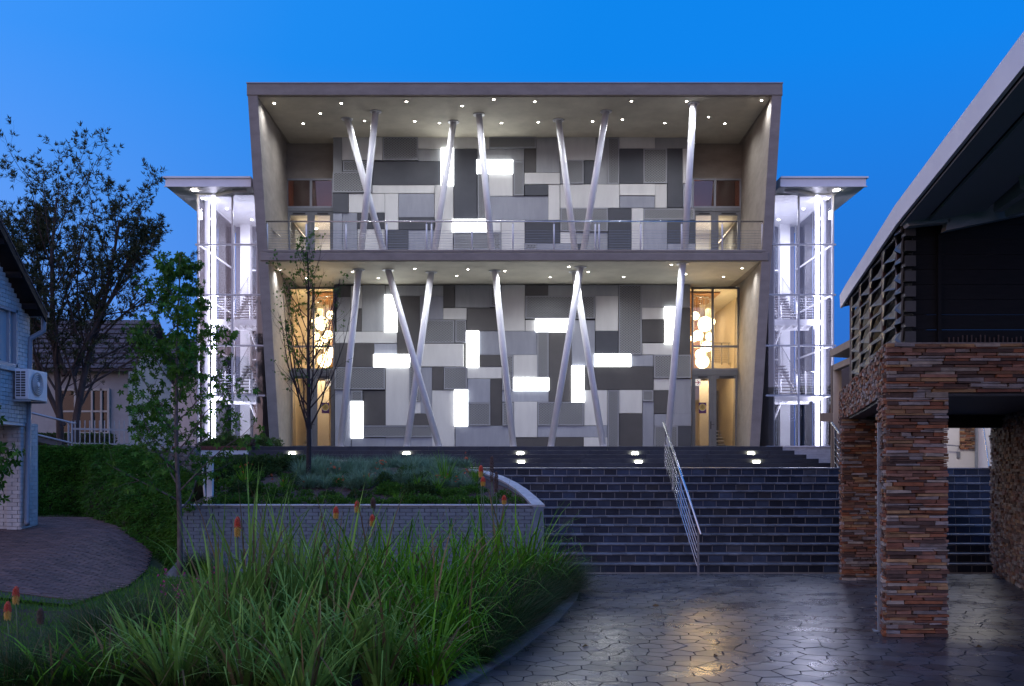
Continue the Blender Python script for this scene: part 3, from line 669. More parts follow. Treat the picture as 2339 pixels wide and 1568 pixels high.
# ---- balcony balustrade
rail = thing('balcony_railing', 'steel cable balustrade with round handrail along the upper balcony', 'railing', (X0, 39.72, ZF))
RY = 39.70; rz_ = zat(506.5, RY)
MB().tube([at(602, 506.5, RY), at(1750, 506.5, RY)], .033, 12).build('handrail', inox, rail, smooth=True)
for x in (604.5, 611, 700, 790.8, 883.7, 974.8, 986.3, 1078.3, 1172, 1266, 1360, 1368.8, 1463.8, 1557.5, 1650, 1741.5, 1748.5):
    X = xat(x, RY); o = MB().tube([(X, RY, ZF-.11), (X, RY, rz_-.11)], .034, 10).build('post', whitesteel, rail, smooth=True)
    MB().tube([(X, RY, rz_-.11), (X, RY, rz_-.02)], .012, 6).build('bracket', inox, o)
for i in range(9):
    z = ZF-.02+i*.105; MB().tube([(xat(604, RY), RY+.0, z), (xat(1749, RY), RY, z)], .006, 5).build('cable', inox, rail)
MB().tube([at(602, 506.5, RY), Vector((xat(602, RY)+.06, RY+2.6, rz_))], .03, 8).build('handrail_return', inox, rail)
# ================================================================== glazed stair towers
tread = pm('stair_tread', (.10, .09, .10), rough=.6)
def tower(s, lab):
    T = thing('stair_tower', lab, 'stair tower', (X0+s*13, 42.5, PLAT))
    def bx(mb, a, b, *r):
        xa, xb = s*a+.15, s*b+.15; return mb.box(min(xa, xb), max(xa, xb), *r)
    TX = 13.45; TY = 41.2; TB = 46.6; CZ = zat(425.5, 40.0); IN = 11.03
    # roof
    m = MB(); bx(m, 10.9, 14.42, 40.0, 48, CZ, zat(408, 40)); rf = m.build('roof', whitep, T)
    m = MB(); bx(m, 10.9, 14.50, 39.93, 48.1, zat(408, 40)+.002, zat(404, 40)); m.build('roof_capping', whitep, rf)
    m = MB(); bx(m, 10.9, 14.46, 39.96, 40.04, CZ-.035, CZ-.002); m.build('drip_trim', whitep, rf)
    xa = s*11.2+.15; m = MB(); m.hexa([(xa, 40.5, CZ-.12), (xa+s*.6, 40.5, CZ-.12), (xa+s*1.5, 41.15, CZ-.12), (xa+s*.9, 41.15, CZ-.12), (xa, 40.5, CZ-.004), (xa+s*.6, 40.5, CZ-.004), (xa+s*1.5, 41.15, CZ-.004), (xa+s*.9, 41.15, CZ-.004)]); m.build('soffit_beam', whitep, rf)
    # walls and floor
    m = MB(); bx(m, IN, 13.0, TB, TB+.2, PLAT, CZ-.005); m.build('back_wall', whitep, T)
    m = MB(); bx(m, IN-.05, IN, TY+.15, TB, PLAT, CZ-.005); m.build('inner_wall', whitep, T)
    m = MB(); bx(m, 11.05, 12.0, TB-.06, TB-.01, PLAT, 7.6); m.build('pink_plaster_wall', pm('pink_plaster', (.45, .33, .29), (.40, .29, .25)), T)
    m = MB(); bx(m, 12.62, 13.1, TB-.30, TB-.02, PLAT, CZ-.01); m.build('window_pier', whitep, T); m = MB(); bx(m, 11.9, 13.45, TB+.21, TB+.3, PLAT, CZ-.005); m.build('rear_backing', pm('rear_grey', (.16, .17, .24)), T)  # grey rear backing added to darken the rear panes against the sky
    m = MB(); bx(m, 11.0, TX, TY-.1, TB, PLAT-.02, PLAT+.02); m.build('floor', nosem, T)
    # white brick plinth
    zs = [zat(q, TY) for q in (444.4, 559.3, 674, 790, 904, 1021)]
    m = MB(); frt = TY
    bars = MB()
    for i, z in enumerate(zs):
        b = MB(); bx(b, 10.6, TX+.12, TY-.05, TY+.05, z-.035, z+.035); b.build('transom', whitesteel, T)
        b = MB(); bx(b, TX-.03, TX+.03, TY+.05, TB, z-.035, z+.035); b.build('side_transom', whitesteel, T)
    cols = (TX, 12.0, IN+.0)
    for x in (TX, 12.0): b = MB(); bx(b, x-.035, x+.035, TY-.045, TY+.045, PLAT, CZ-.005); b.build('mullion', whitesteel, T)
    b = MB(); bx(b, TX-.14, TX+.02, TY+.95, TY+1.12, PLAT, CZ-.005); b.build('corner_post', whitep, T)
    b = MB(); bx(b, TX-.03, TX+.03, TB-.1, TB, PLAT, CZ-.005); b.build('mullion', whitesteel, T)
    for i in range(5):
        z1, z0 = zs[i]-.035, zs[i+1]+.035
        for xa, xb in ((12.035, TX-.035), (10.72, 11.965)): b = MB(); bx(b, xa, xb, TY-.005, TY+.005, z0, z1); b.build('pane', clear, T)
        for ya, yb in ((TY+.05, TY+.94), (TY+1.13, 44.0), (44.05, TB-.1)): b = MB(); bx(b, TX-.005, TX+.005, ya, yb, z0, z1); b.build('pane', clear, T)
        b = MB(); bx(b, 12.1, 12.6, TB-.02, TB-.01, z0, z1); b.build('rear_pane', darkglass, T)
    # glowing tube in a channel
    for i in range(5):
        b = MB(); bx(b, 12.99, 13.13, TY+.8, TY+.9, zs[i+1]+.03, zs[i]-.03); tag(b.build('light_tube', ledtube, T), 'glowing cool white vertical light tube')
    # decks and flights
    lv = [PLAT, zat(905, 43), zat(735, 43)]
    for L_ in lv[1:]:
        m = MB(); bx(m, IN, TX-.35, 42.25, 43.35, L_-.04, L_); d = m.build('landing', tread, T)
        m = MB(); bx(m, IN, TX-.35, 42.2, 42.25, L_-.28, L_-.02); m.build('edge_beam', whitep, d)
        m = MB(); bx(m, IN, TX-.35, 43.35, 43.45, L_-.34, L_-.02); m.build('edge_beam', whitep, d)
        for q in range(8): m = MB(); xq = s*(IN+.15+q*.3)+.15; m.hexa([(xq, 42.25, L_-.2), (xq+.04, 42.25, L_-.2), (xq+.04, 43.35, L_-.3), (xq, 43.35, L_-.3), (xq, 42.25, L_-.045), (xq+.04, 42.25, L_-.045), (xq+.04, 43.35, L_-.045), (xq, 43.35, L_-.045)]); m.build('rib', whitep, d)
        # railing at the front of the deck
        r = MB().tube([(s*(12.6)+.15, 42.24, L_+1.0), (s*(TX-.42)+.15, 42.24, L_+1.0)], .02, 8).build('deck_railing', inox, T)
        for x in (TX-.42, 12.62, 12.28, 11.45, 11.18): MB().bar((s*x+.15, 42.24, L_), (s*x+.15, 42.24, L_+1.0), .05, .02, (0, 1, 0)).build('post', whitesteel, r)
        cb = MB()
        for q in range(8): cb.tube([(s*12.0+.15, 42.24, L_+.1+q*.11), (s*(TX-.42)+.15, 42.24, L_+.1+q*.11)], .005, 4)
        tag(cb.build('cables', inox, r), kind='stuff')
    def flight(xa, xb, y0, y1, z0, z1, n=10):
        fl_ = MB()
        for x in (xa, xb): fl_.bar((s*x+.15, y0, z0-.08), (s*x+.15, y1, z1-.08), .04, .20)
        o = fl_.build('flight', whitep, T)
        for q in range(n):
            t = (q+.5)/n; y = y0+(y1-y0)*t; z = z0+(z1-z0)*(q+1)/n; sg = 1 if y1 > y0 else -1; hw = abs(y1-y0)/n/2+.02
            m = MB(); bx(m, xb-.12, xa+.12, y-hw, y+hw, z-.035, z); m.build('tread', tread, o)
        MB().tube([(s*xa+.15, y0, z0+.92), (s*xa+.15, y1, z1+.92)], .02, 6).build('stair_rail', inox, o)
        for q in (0.05, .5, .95):
            y = y0+(y1-y0)*q; z = z0+(z1-z0)*q; MB().bar((s*xa+.15, y, z), (s*xa+.15, y, z+.92), .045, .02, (0, 1, 0)).build('baluster', whitesteel, o)
        cb = MB()
        for h in range(1, 8): cb.tube([(s*xa+.15, y0, z0+h*.115), (s*xa+.15, y1, z1+h*.115)], .005, 4)
        tag(cb.build('cables', inox, o), kind='stuff')
    mid0 = lv[0]+.6; 
    flight(11.90, 11.10, 46.0, 43.4, mid0+.1, lv[1]-.05, 11)
    for L_ in lv[1:]:
        flight(12.62, 11.94, 43.4, 46.0, L_, L_+1.62, 10)
    flight(11.90, 11.10, 46.0, 43.4, lv[1]+1.65, lv[2]-.05, 10)
    # fill lights added to back up the tubes and ceiling downlights
    light('AREA', 'tower_fill', (s*12.2+.15, 43.6, CZ-.25), 300, (.86, .84, 1), 1.6, parent=T)
    light('POINT', 'tower_fill', (s*12.6+.15, 42.9, 9.6), 160, (.84, .82, 1), .35, parent=T)
    light('POINT', 'tower_fill', (s*12.6+.15, 42.9, 6.2), 140, (.84, .82, 1), .35, parent=T)
    light('POINT', 'tower_fill', (s*12.4+.15, 43.2, 4.4), 90, (.84, .82, 1), .35, parent=T)
    for (dx, dy, z) in ((12.9, 43.5, CZ-.01), (11.5, 44.5, CZ-.01), (12.3, 45.4, CZ-.01)):
        o = link('downlight', rgm, T, Vector((s*dx+.15, dy, z))-base(T)); link('lens', dlm, o)
    o = MB(); bx(o, 13.3, 13.5, 40.45, 40.7, CZ-.02, CZ-.002); o.build('soffit_light', downl, rf)
    # little red call point and the number on the wall
    b = MB(); bx(b, 11.30, 11.42, TB-.07, TB-.02, 9.35, 9.55); b.build('call_point', redm, T)
    c = bpy.data.curves.new('number_sign', 'FONT'); c.body = '103'; c.size = .42; c.extrude = .01; c.align_x = 'CENTER'
    c.materials.append(redm); o = bpy.data.objects.new('number_sign', c); COL.objects.link(o)
    bpy.context.view_layer.update(); me = bpy.data.meshes.new_from_object(o); bpy.data.objects.remove(o); me.materials.clear(); me.materials.append(redm); o = link('number_sign', me, T)
    o.location = Vector((s*11.75+.15, TB-.1, zat(925, TB-.1)-.42))-base(T); o.rotation_euler = (math.pi/2, 0, 0)
    if s > 0: o.scale = (-1, 1, 1)
    b = MB(); bx(b, 11.42, 12.08, TB-.1, TB-.07, zat(925, TB)-.52, zat(925, TB)-.48); b.build('number_shelf', pm('shelf_grey', (.15, .14, .15)), T)
    return T
tower(-1, 'glazed stair tower with flat white roof on the tree side of the building')
TR_ = tower(1, 'glazed stair tower with flat white roof beside the dark stone pavilion')
# white brick base of the right tower
wbrick = pm('white_brick', (.60, .61, .64), (.50, .51, .55), rough=.6, scale=6, bump=.003, piece=.07)
mort = pm('white_mortar', (.42, .43, .45), rough=.8)
def brickwall(t, x0, x1, y, z0, z1, bl=.24, ch=.085, g=.006, mat=wbrick, mo=mort, dep=.1, limit=10**6, count=None, front=-1, vis=None):
    """bricks laid in a plane facing the camera; each is a part until the limit"""
    MB().box(x0, x1, y+.012, y+dep, z0, z1).build('mortar', mo, t)
    z = z0; j = 0; n = 0; ex = MB()
    while z < z1-.01:
        zz = min(z+ch, z1); x = x0-(bl/2 if j % 2 else 0)
        while x < x1-.01:
            a = max(x, x0); b = min(x+bl, x1)
            if b-a > .02:
                ar = (a+g/2, b-g/2, y-R.uniform(0, .004), y+.014, z+g/2, zz-g/2, .004)
                if n < limit and (vis is None or vis((a+b)/2, (z+zz)/2)): MB().bev(*ar).build('brick', mat, t); n += 1
                else: ex.bev(*ar)
            x += bl
        z += ch; j += 1
    if ex.v: tag(ex.build('bricks', mat, t), kind='stuff')
    return n
wb = thing('tower_plinth', 'white painted brick plinth under the right glass stair tower', 'wall', (13, 38.6, LAND))
brickwall(wb, xat(1700, 38.7), xat(1904, 38.7), 38.7, LAND, PLAT-.03, bl=.29, ch=.1, dep=2.4, limit=180, vis=lambda x, z: x > 10.6)
MB().box(xat(1790, 38.7), xat(1906, 38.7), 38.66, 41.2, PLAT-.028, PLAT+.03).build('coping', whitep, wb)
# left: low wall with brick coping, shrubs, cat
lw = thing('low_wall', 'low white wall with red brick coping beside the left stair tower', 'wall', (-11.5, 37.6, LAND))
MB().box(-14.6, -10.3, 37.9, 38.15, LAND-.3, PLAT-.16).build('wall_body', whitep, lw)
x = -14.6
while x < -10.32:
    MB().bev(x, min(x+.215, -10.3), 37.87, 38.2, PLAT-.155, PLAT-.0, .006).build('coping_brick', pm('red_brick', (.20, .06, .045), (.14, .045, .035), rough=.7, piece=.2), lw); x += .225
# ================================================================== stone pavilion on the right
stone = pm('ledge_stone', (1.5, 1.42, 1.38), (.80, .77, .76), rough=.75, scale=7, stretch=(1, 1, 2.5), bump=.006, bscale=16, piece=.22,
           ramp=[(.25, .095, .042), (.17, .15, .14), (.075, .045, .035), (.27, .17, .085), (.22, .12, .085), (.24, .22, .215), (.16, .065, .038), (.28, .25, .21), (.19, .105, .06), (.09, .055, .042), (.26, .14, .10), (.21, .085, .042), (.21, .20, .20), (.13, .07, .045)])
gap = pm('deep_joint', (.018, .014, .013), (.012, .010, .010), rough=.9)
def pathpt(P, s):
    for i in range(len(P)-1):
        a = Vector((*P[i], 0)); b = Vector((*P[i+1], 0)); l = (b-a).length
        if s <= l or i == len(P)-2: return a+(b-a)*(s/l), (b-a).normalized()
        s -= l
def plen(P): return sum((Vector(P[i+1])-Vector(P[i])).length for i in range(len(P)-1))
def masonry(t, P, z0, z1, nside, hr=(.020, .052), lr=(.12, .48), prot=.045, limit=10**6, mat=None, name='stone', plural='stones', top=None, bot=None, regular=None, vis=None, core=.05, rank=False):
    """pieces laid in courses along the plan line P; nside: +1 = the face is on the left of the line's direction"""
    mat = mat or stone; tot = plen(P); z = z0; j = 0; items = []
    while z < z1-.008:
        h = regular[1] if regular else R.uniform(*hr); h = min(h, z1-z)
        if z1-z-h < .02: h = z1-z
        s = -(regular[0]/2 if j % 2 else 0) if regular else -R.uniform(0, lr[0])
        while s < tot-.006:
            l = regular[0] if regular else R.uniform(*lr); a = max(0, s); b = min(tot, s+l)
            if b-a > .02 and (top is None or z+h*.5 < top((a+b)/2)) and (bot is None or z+h*.5 > bot((a+b)/2)): items.append((a, b, z, z+h))
            s += l
        z += h; j += 1
    def piece(m, a, b, za, zb):
        pa, d = pathpt(P, a+.002); pb, d2 = pathpt(P, b-.002); na = Vector((-d.y, d.x, 0))*nside; nb = Vector((-d2.y, d2.x, 0))*nside
        if regular: g = regular[2]; p1 = R.uniform(.010, .014); p2 = p1; q = [0]*8
        else: g = .0035; p1 = R.uniform(.0, prot); p2 = p1+R.uniform(-.010, .010); q = [R.uniform(-.008, .008) for _ in range(8)]
        if zb-za < .02: q = [0]*8
        f = [pa+d*(g+q[0])+na*p1, pb-d*(g+q[1])+nb*p2]; bk = [pa+d*g-na*.045, pb-d*g-nb*.045]
        A, B = za+g*.8, zb-g*.8
        c = [(f[0].x, f[0].y, A+q[2]*.5), (f[1].x, f[1].y, A+q[3]*.5), (bk[1].x, bk[1].y, A), (bk[0].x, bk[0].y, A), (f[0].x+d.x*q[6], f[0].y+d.y*q[6], B+q[4]*.5), (f[1].x+d.x*q[7], f[1].y+d.y*q[7], B+q[5]*.5), (bk[1].x, bk[1].y, B), (bk[0].x, bk[0].y, B)]
        m.hexa(c)
    def score(it):
        p, _ = pathpt(P, (it[0]+it[1])/2); v = 1
        if vis: v = vis(p, (it[2]+it[3])/2)
        return -(it[1]-it[0])*(it[3]-it[2])/max(p.y, 1)**2*v
    if len(items) > limit: items.sort(key=score)
    ex = MB()
    for i, it in enumerate(items):
        if i < limit: m = MB(); piece(m, *it); m.build(name, mat, t)
        else: piece(ex, *it)
    if ex.v: tag(ex.build(plural, mat, t), kind='stuff')
    return len(items)
def prism(mb, pts, z0, z1):
    mb.poly(pts, z0, z1); n = len(pts); k = len(mb.v)-2*n; mb.f.append(tuple(k+i for i in reversed(range(n)))); mb.mi.append(mb.cur)
ZB0, ZB1 = 2.97, 3.56
SP = [(4.54, 11.80), (4.80, 12.72)]
CURVE = [(4.80, 12.72), (5.07, 13.67), (5.42, 14.97), (5.88, 16.75), (6.19, 18.03), (6.50, 19.2), (6.87, 20.36)]
def seen(p, z):
    x = HX+p.x*F/p.y; y = HY-(z-E)*F/p.y; return 1 if -20 < x < 2360 and -20 < y < 1590 else .0001
pier = thing('stone_pier', 'near pier of rust and grey stacked ledge stone standing on the wet plaza', 'stone pier', (4.9, 12.2, 0))
prism(MB_ := MB(), [(4.58, 11.84), (5.26, 11.84), (5.5, 12.7), (4.84, 12.7)], 0, ZB0+.02); MB_.build('core', gap, pier)
n1 = masonry(pier, [(4.54, 11.80), (5.29, 11.80)], 0, ZB0, -1, limit=215)
n2 = masonry(pier, SP, 0, ZB0, 1, lr=(.12, .35), limit=84)
# downpipe set in the side of the pier
def pipe(pts, r, label, cat='downpipe', m=galv, n=12):
    t = thing('downpipe', label, cat, pts[0]); MB().tube(pts, r, n).build('pipe', m, t, smooth=True); return t
pp = thing('steel_post', 'galvanised steel channel fixed to the side of the near stone pier', 'steel post', (4.60, 12.2, 0))
MB().hexa([(4.585, 12.18, 0), (4.66, 12.17, 0), (4.69, 12.27, 0), (4.615, 12.28, 0), (4.585, 12.18, 2.62), (4.66, 12.17, 2.62), (4.69, 12.27, 2.62), (4.615, 12.28, 2.62)]).build('channel', galv, pp)
MB().hexa([(4.53, 12.15, 0), (4.68, 12.13, 0), (4.72, 12.30, 0), (4.57, 12.33, 0), (4.53, 12.15, .012), (4.68, 12.13, .012), (4.72, 12.30, .012), (4.57, 12.33, .012)]).build('foot_plate', galv, pp)
beam = thing('stone_lintel', 'straight band of stacked stone spanning right from the near pier', 'stone wall', (6.5, 12, ZB0))
prism(m := MB(), [(4.58, 11.84), (9.5, 11.84), (9.5, 12.1), (4.62, 12.1)], ZB0+.01, ZB1-.03); m.build('core', gap, beam)
masonry(beam, [(4.54, 11.80), (9.4, 11.80)], ZB0, ZB1, -1, lr=(.16, .55), limit=290, vis=seen)
MB().box(5.29, 9.4, 11.86, 12.1, ZB0-.035, ZB0).build('steel_angle', pm('dark_steel', (.06, .062, .068), (.045, .046, .05), rough=.5), beam)
capm = pm('cap_mortar', (.26, .25, .24), (.16, .15, .15), rough=.8, scale=6, bump=.01)
prism(m := MB(), [(4.56, 11.82), (9.4, 11.82), (9.4, 12.1), (4.64, 12.1)], ZB1-.03, ZB1+.02); m.build('capping', capm, beam)
band = thing('curved_stone_wall', 'curved band of small stacked stones sweeping from near pier to far pier', 'stone wall', (5.6, 16, ZB0))
BP = SP+CURVE[1:]
inner = [(4.9, 11.9)]+[(x+.32, y-.03) for x, y in BP[1:]]
prism(m := MB(), [(4.6, 11.86)]+[(x+.04, y) for x, y in BP[1:]]+list(reversed(inner)), ZB0+.01, ZB1-.02); m.build('core', gap, band)
masonry(band, BP, ZB0, ZB1, 1, hr=(.03, .055), lr=(.09, .24), prot=.035, limit=298)
prism(m := MB(), [(x+.03, y) for x, y in CURVE]+list(reversed([(x+.28, y) for x, y in CURVE])), ZB0-.03, ZB0+.005); m.build('steel_lintel', MATS['dark_steel'], band)
fpier = thing('stone_pier', 'far pier of brown stacked stone at the foot of the slate steps', 'stone pier', (6.35, 17.9, 0))
prism(m := MB(), [(6.04, 17.74), (6.68, 17.74), (7.1, 19.3), (6.5, 19.3)], 0, ZB0); m.build('core', gap, fpier)
masonry(fpier, [(6.00, 17.70), (6.74, 17.70)], 0, ZB0, -1, lr=(.10, .36), hr=(.03, .055), limit=215)
masonry(fpier, [(6.00, 17.70), (6.17, 18.05), (6.5, 19.2)], 0, ZB0, 1, lr=(.10, .3), limit=84)
rwall = thing('stone_wall', 'side wall of pale stacked stone inside the pavilion, right of the inner steps', 'stone wall', (9.0, 17.8, 0))
prism(m := MB(), [(9.52, 19.25), (8.18, 14.6), (9.5, 14.6), (10.3, 19.25)], 0, ZB1); m.build('core', gap, rwall)
stone2 = pm('pale_ledge_stone', (1.5, 1.45, 1.4), (.9, .86, .86), rough=.8, scale=7, stretch=(1, 1, 2.5), bump=.006, bscale=16, piece=.2,
            ramp=[(.24, .15, .10), (.22, .20, .18), (.12, .085, .07), (.26, .19, .12), (.20, .13, .11), (.24, .23, .21), (.16, .10, .075), (.10, .075, .065), (.28, .25, .21)])
masonry(rwall, [(8.14, 14.6), (8.64, 16.4), (9.47, 19.2)], 0, ZB1-.02, 1, lr=(.10, .30), hr=(.035, .065), limit=298, mat=stone2, vis=seen)
# ceiling inside and back lintel
dsoff = pm('dark_soffit', (.05, .053, .06), (.04, .042, .048), rough=.6)
pav = thing('pavilion_roof', 'dark timber pavilion roof and louvred screen with pale blue-white fascia', 'roof', (6, 12, 3.6))
prism(m := MB(), [(4.95, 12.1), (9.5, 12.1), (9.6, 19.4), (6.9, 19.4), (6.1, 17.2), (5.3, 13.8)], ZB0+.05, ZB0+.10); m.build('ceiling', dsoff, pav)
MB().box(6.9, 10.4, 18.0, 18.25, 2.79, ZB1).build('back_lintel', darkwall, pav)
# screen: frame posts and twisted slats on a line set back from the stone
def scr(t): return Vector((4.78+1.17*t, 11.88+5.1*t, 0))
black = pm('black_timber', (.012, .012, .015), (.008, .008, .010), rough=.6, spec=.2, scale=5, stretch=(1, 1, 6))
slatm = pm('slat_dark_bronze', (.060, .057, .054), (.045, .042, .04), rough=.42, piece=.12)
rust = pm('post_red_brown', (.10, .055, .045), (.08, .045, .04), rough=.5)
bronzepost = []
ts = [0, .074, .303, .55, .78, 1.0]
for t_ in ts[1:]+[1.035]:
    p = scr(t_); MB().bar((p.x, p.y, ZB1-.3), (p.x, p.y, 5.02), .045, .05, (0, 1, 0)).build('screen_post', rust, pav)
dirv = (scr(1)-scr(0)).normalized(); nv = Vector((-dirv.y, dirv.x, 0))
for i in range(len(ts)-1):
    a, b = scr(ts[i]), scr(ts[i+1])
    for k in range(9):
        z = ZB1-.16+k*.185
        pts = []
        for u, v_off, lo, hi in ((0, .02, -.02, .175), (.5, -.05, .02, .18), (1, .02, -.02, .175)):
            c = a+(b-a)*u; tw = .055*math.sin(u*math.pi+.2+(k % 2)*0)
            pts.append((c+nv*(.02+tw), c+nv*(.02-tw*.6), lo+.075*(u if k % 2 else 1-u), hi-.03*u))
        m = MB()
        for q in range(2):
            (p0, p0b, l0, h0), (p1, p1b, l1, h1) = pts[q], pts[q+1]
            m.hexa([(p0.x, p0.y, z+l0), (p1.x, p1.y, z+l1), (p1.x-nv.x*.02, p1.y-nv.y*.02, z+l1), (p0.x-nv.x*.02, p0.y-nv.y*.02, z+l0),
                    (p0b.x, p0b.y, z+h0), (p1b.x, p1b.y, z+h1), (p1b.x-nv.x*.02, p1b.y-nv.y*.02, z+h1), (p0b.x-nv.x*.02, p0b.y-nv.y*.02, z+h0)])
        if z+.1 < 5.02: m.build('slat', slatm, pav)
# dark front boarding
for k in range(9):
    z = ZB1+.03+k*.185
    MB().box(4.80, 4.93, 11.86, 11.98, z, z+.13).build('corner_block', slatm, pav)
    MB().box(4.93, 10, 11.95, 11.98, z-.02, z+.16).build('board', black, pav)
MB().box(5.22, 5.26, 11.90, 11.95, ZB1, 5.2).build('batten', black, pav)
comb = MB()
for k in range(70): x = 5.35+k*.055; comb.box(x, x+.012, 11.90, 11.915, ZB1+.02, ZB1+.02+R.uniform(.06, .11))
tag(comb.build('bristle_strip', pm('bristle', (.07, .05, .045)), pav), kind='stuff')
MB().hexa([(4.9, 12.0, 4.9), (11, 12.0, 4.9), (11, 12.1, 4.9), (4.9, 12.1, 4.9), (4.9, 12.0, 5.05), (11, 12.0, 6.3), (11, 12.1, 6.3), (4.9, 12.1, 5.05)]).build('gable_board', black, pav)
MB().hexa([tuple(scr(0)+Vector((.28,.1,3.5))), tuple(scr(1.45)+Vector((.28,0,3.5))), tuple(scr(1.45)+Vector((.33,0,3.5))), tuple(scr(0)+Vector((.33,.1,3.5))), tuple(scr(0)+Vector((.28,.1,5.12))), tuple(scr(1.45)+Vector((.28,0,5.12))), tuple(scr(1.45)+Vector((.33,0,5.12))), tuple(scr(0)+Vector((.33,.1,5.12)))]).build('screen_dark_backing', black, pav)  # black sheet added behind the slats to block the sky and darken the gaps
# roof: fascia, deck, soffit board, beams
fasc = pm('fascia_white', (.84, .85, .88), (.78, .79, .83), rough=.4, scale=1.5)
EV = [(6.15, 18.1), (5.9, 17.05), (4.72, 11.86), (3.86, 7.45), (3.0, 3.0)]
z0 = 5.02
def rz2(x, y, ex): return z0+.21*(x-ex)
for (a, b) in zip(EV[:-1], EV[1:]):
    A = Vector((*a, 0)); B = Vector((*b, 0)); d = (B-A).normalized(); n = Vector((d.y, -d.x, 0)); n = n if n.x < 0 else -n
    o1 = .035
    m = MB(); m.hexa([tuple(A+n*o1+Vector((0, 0, z0-.0))), tuple(B+n*o1+Vector((0, 0, z0))), tuple(B+Vector((0, 0, z0))), tuple(A+Vector((0, 0, z0))),
                      tuple(A+n*(o1+.01)+Vector((0, 0, z0+.24))), tuple(B+n*(o1+.01)+Vector((0, 0, z0+.24))), tuple(B-n*.20+Vector((0, 0, z0+.255))), tuple(A-n*.20+Vector((0, 0, z0+.255)))])
    m.build('fascia', fasc, pav)
    m = MB(); w_ = 7.0; m.hexa([(a[0]+.01, a[1], z0+.02), (b[0]+.01, b[1], z0+.02), (b[0]+w_, b[1], z0+.02+.21*w_), (a[0]+w_, a[1], z0+.02+.21*w_), (a[0]+.01, a[1], z0+.2), (b[0]+.01, b[1], z0+.2), (b[0]+w_, b[1], z0+.18+.21*w_), (a[0]+w_, a[1], z0+.18+.21*w_)])
    m.build('roof_deck', pm('deck_underside', (.045, .047, .055)), pav)
dbeam = pm('beam_grey', (.50, .52, .56), (.42, .44, .48), rough=.45)
for (a, b) in zip(EV[2:-1], EV[3:]):      # flat boards under the eave
    m = MB(); m.hexa([(a[0]+.02, a[1], z0-.02), (b[0]+.02, b[1], z0-.02), (b[0]+.30, b[1], z0+.03), (a[0]+.30, a[1], z0+.03), (a[0]+.02, a[1], z0+.0), (b[0]+.02, b[1], z0), (b[0]+.30, b[1], z0+.05), (a[0]+.30, a[1], z0+.05)]); m.build('eave_board', pm('eave_grey', (.34, .36, .40), rough=.6), pav)
    m = MB(); m.hexa([(a[0]+.33, a[1], z0+.0), (b[0]+.33, b[1], z0+.0), (b[0]+1.0, b[1], z0+.12), (a[0]+1.0, a[1], z0+.12), (a[0]+.33, a[1], z0+.04), (b[0]+.33, b[1], z0+.04), (b[0]+1.0, b[1], z0+.16), (a[0]+1.0, a[1], z0+.16)]); m.build('soffit_board', MATS['eave_grey'], pav)
# main beams: one in the facade plane with a notched end, others fanning up under the deck
m = MB(); A_, B_ = (4.80, 11.78), (9.6, 11.55)
m.hexa([(4.78, 11.70, z0-.055), (5.28, 11.70, z0-.005), (5.28, 11.84, z0-.005), (4.78, 11.84, z0-.055), (4.74, 11.70, z0+.02), (5.28, 11.70, z0+.13), (5.28, 11.84, z0+.13), (4.74, 11.84, z0+.02)])
m.hexa([(5.22, 11.70, z0-.11), (9.6, 11.70, z0+.80), (9.6, 11.84, z0+.80), (5.22, 11.84, z0-.11), (5.281, 11.70, z0+.13), (9.6, 11.70, z0+1.03), (9.6, 11.84, z0+1.03), (5.281, 11.84, z0+.13)])
m.build('main_beam', dbeam, pav)
for (a, b) in (((5.75, 11.5, z0+.14), (5.05, 6.6, z0+.02)), ((6.6, 11.5, z0+.30), (6.9, 6.0, z0+.40)), ((5.9, 11.6, z0+.10), (8.6, 7.8, z0+.72)), ((5.4, 10.3, z0+.06), (8.6, 6.2, z0+.75))):
    MB().bar(a, b, .09, .16).build('rafter', dbeam, pav)
# white walls, stone panel and steps seen through the pavilion opening
wwm = pm('white_plaster', (.72, .70, .67), (.66, .64, .61), rough=.7)
sv = thing('service_wall', 'white painted wall with a stone panel seen through the pavilion opening', 'wall', (12.6, 27, LAND))
MB().box(xat(2120, 27), xat(2233, 27), 27, 27.2, LAND-.3, 5.2).build('wall_body', wwm, sv)
p0, p1 = at(2193.6, 980, 26.95), at(2227.4, 1027, 26.95)
masonry(sv, [(p0.x, 26.97), (p1.x, 26.97)], p1.z, 4.2, -1, lr=(.12, .3), limit=90)
MB().box(xat(2186, 26.98), xat(2193, 26.98), 26.95, 27, zat(1046, 27), zat(1032, 27)).build('switch_box', alu, sv)
MB().tube([at(2160, 1017, 26.8), at(2190, 1019, 26.8), at(2192, 1021, 27.0)], .02, 8).build('wall_rail', inox, sv)
MB().bar(at(2232.5, 1075, 26.9), at(2232.5, 900, 26.9), .09, .09, (0, 1, 0)).build('post', galv, sv)
MB().hexa([(xat(2233, 27), 27, 1.7), (xat(2300, 22), 22.3, 1.7), (xat(2300, 22)+.2, 22.3, 1.7), (xat(2233, 27)+.2, 27.1, 1.7), (xat(2233, 27), 27, 5.2), (xat(2300, 22), 22.3, 5.2), (xat(2300, 22)+.2, 22.3, 5.2), (xat(2233, 27)+.2, 27.1, 5.2)]).build('side_wall', wwm, sv)
MB().tube([at(2247, 975, 24.5), at(2262, 1080, 22.6)], .02, 8).build('sloping_rail', inox, sv)
light('AREA', 'passage_lamp', (11.6, 24.3, 4.9), 60, (1, .93, .82), .6, parent=sv)
MB().box(11.3, 11.9, 24.0, 24.6, 4.93, 5.0).build('lamp_housing', whitep, sv)
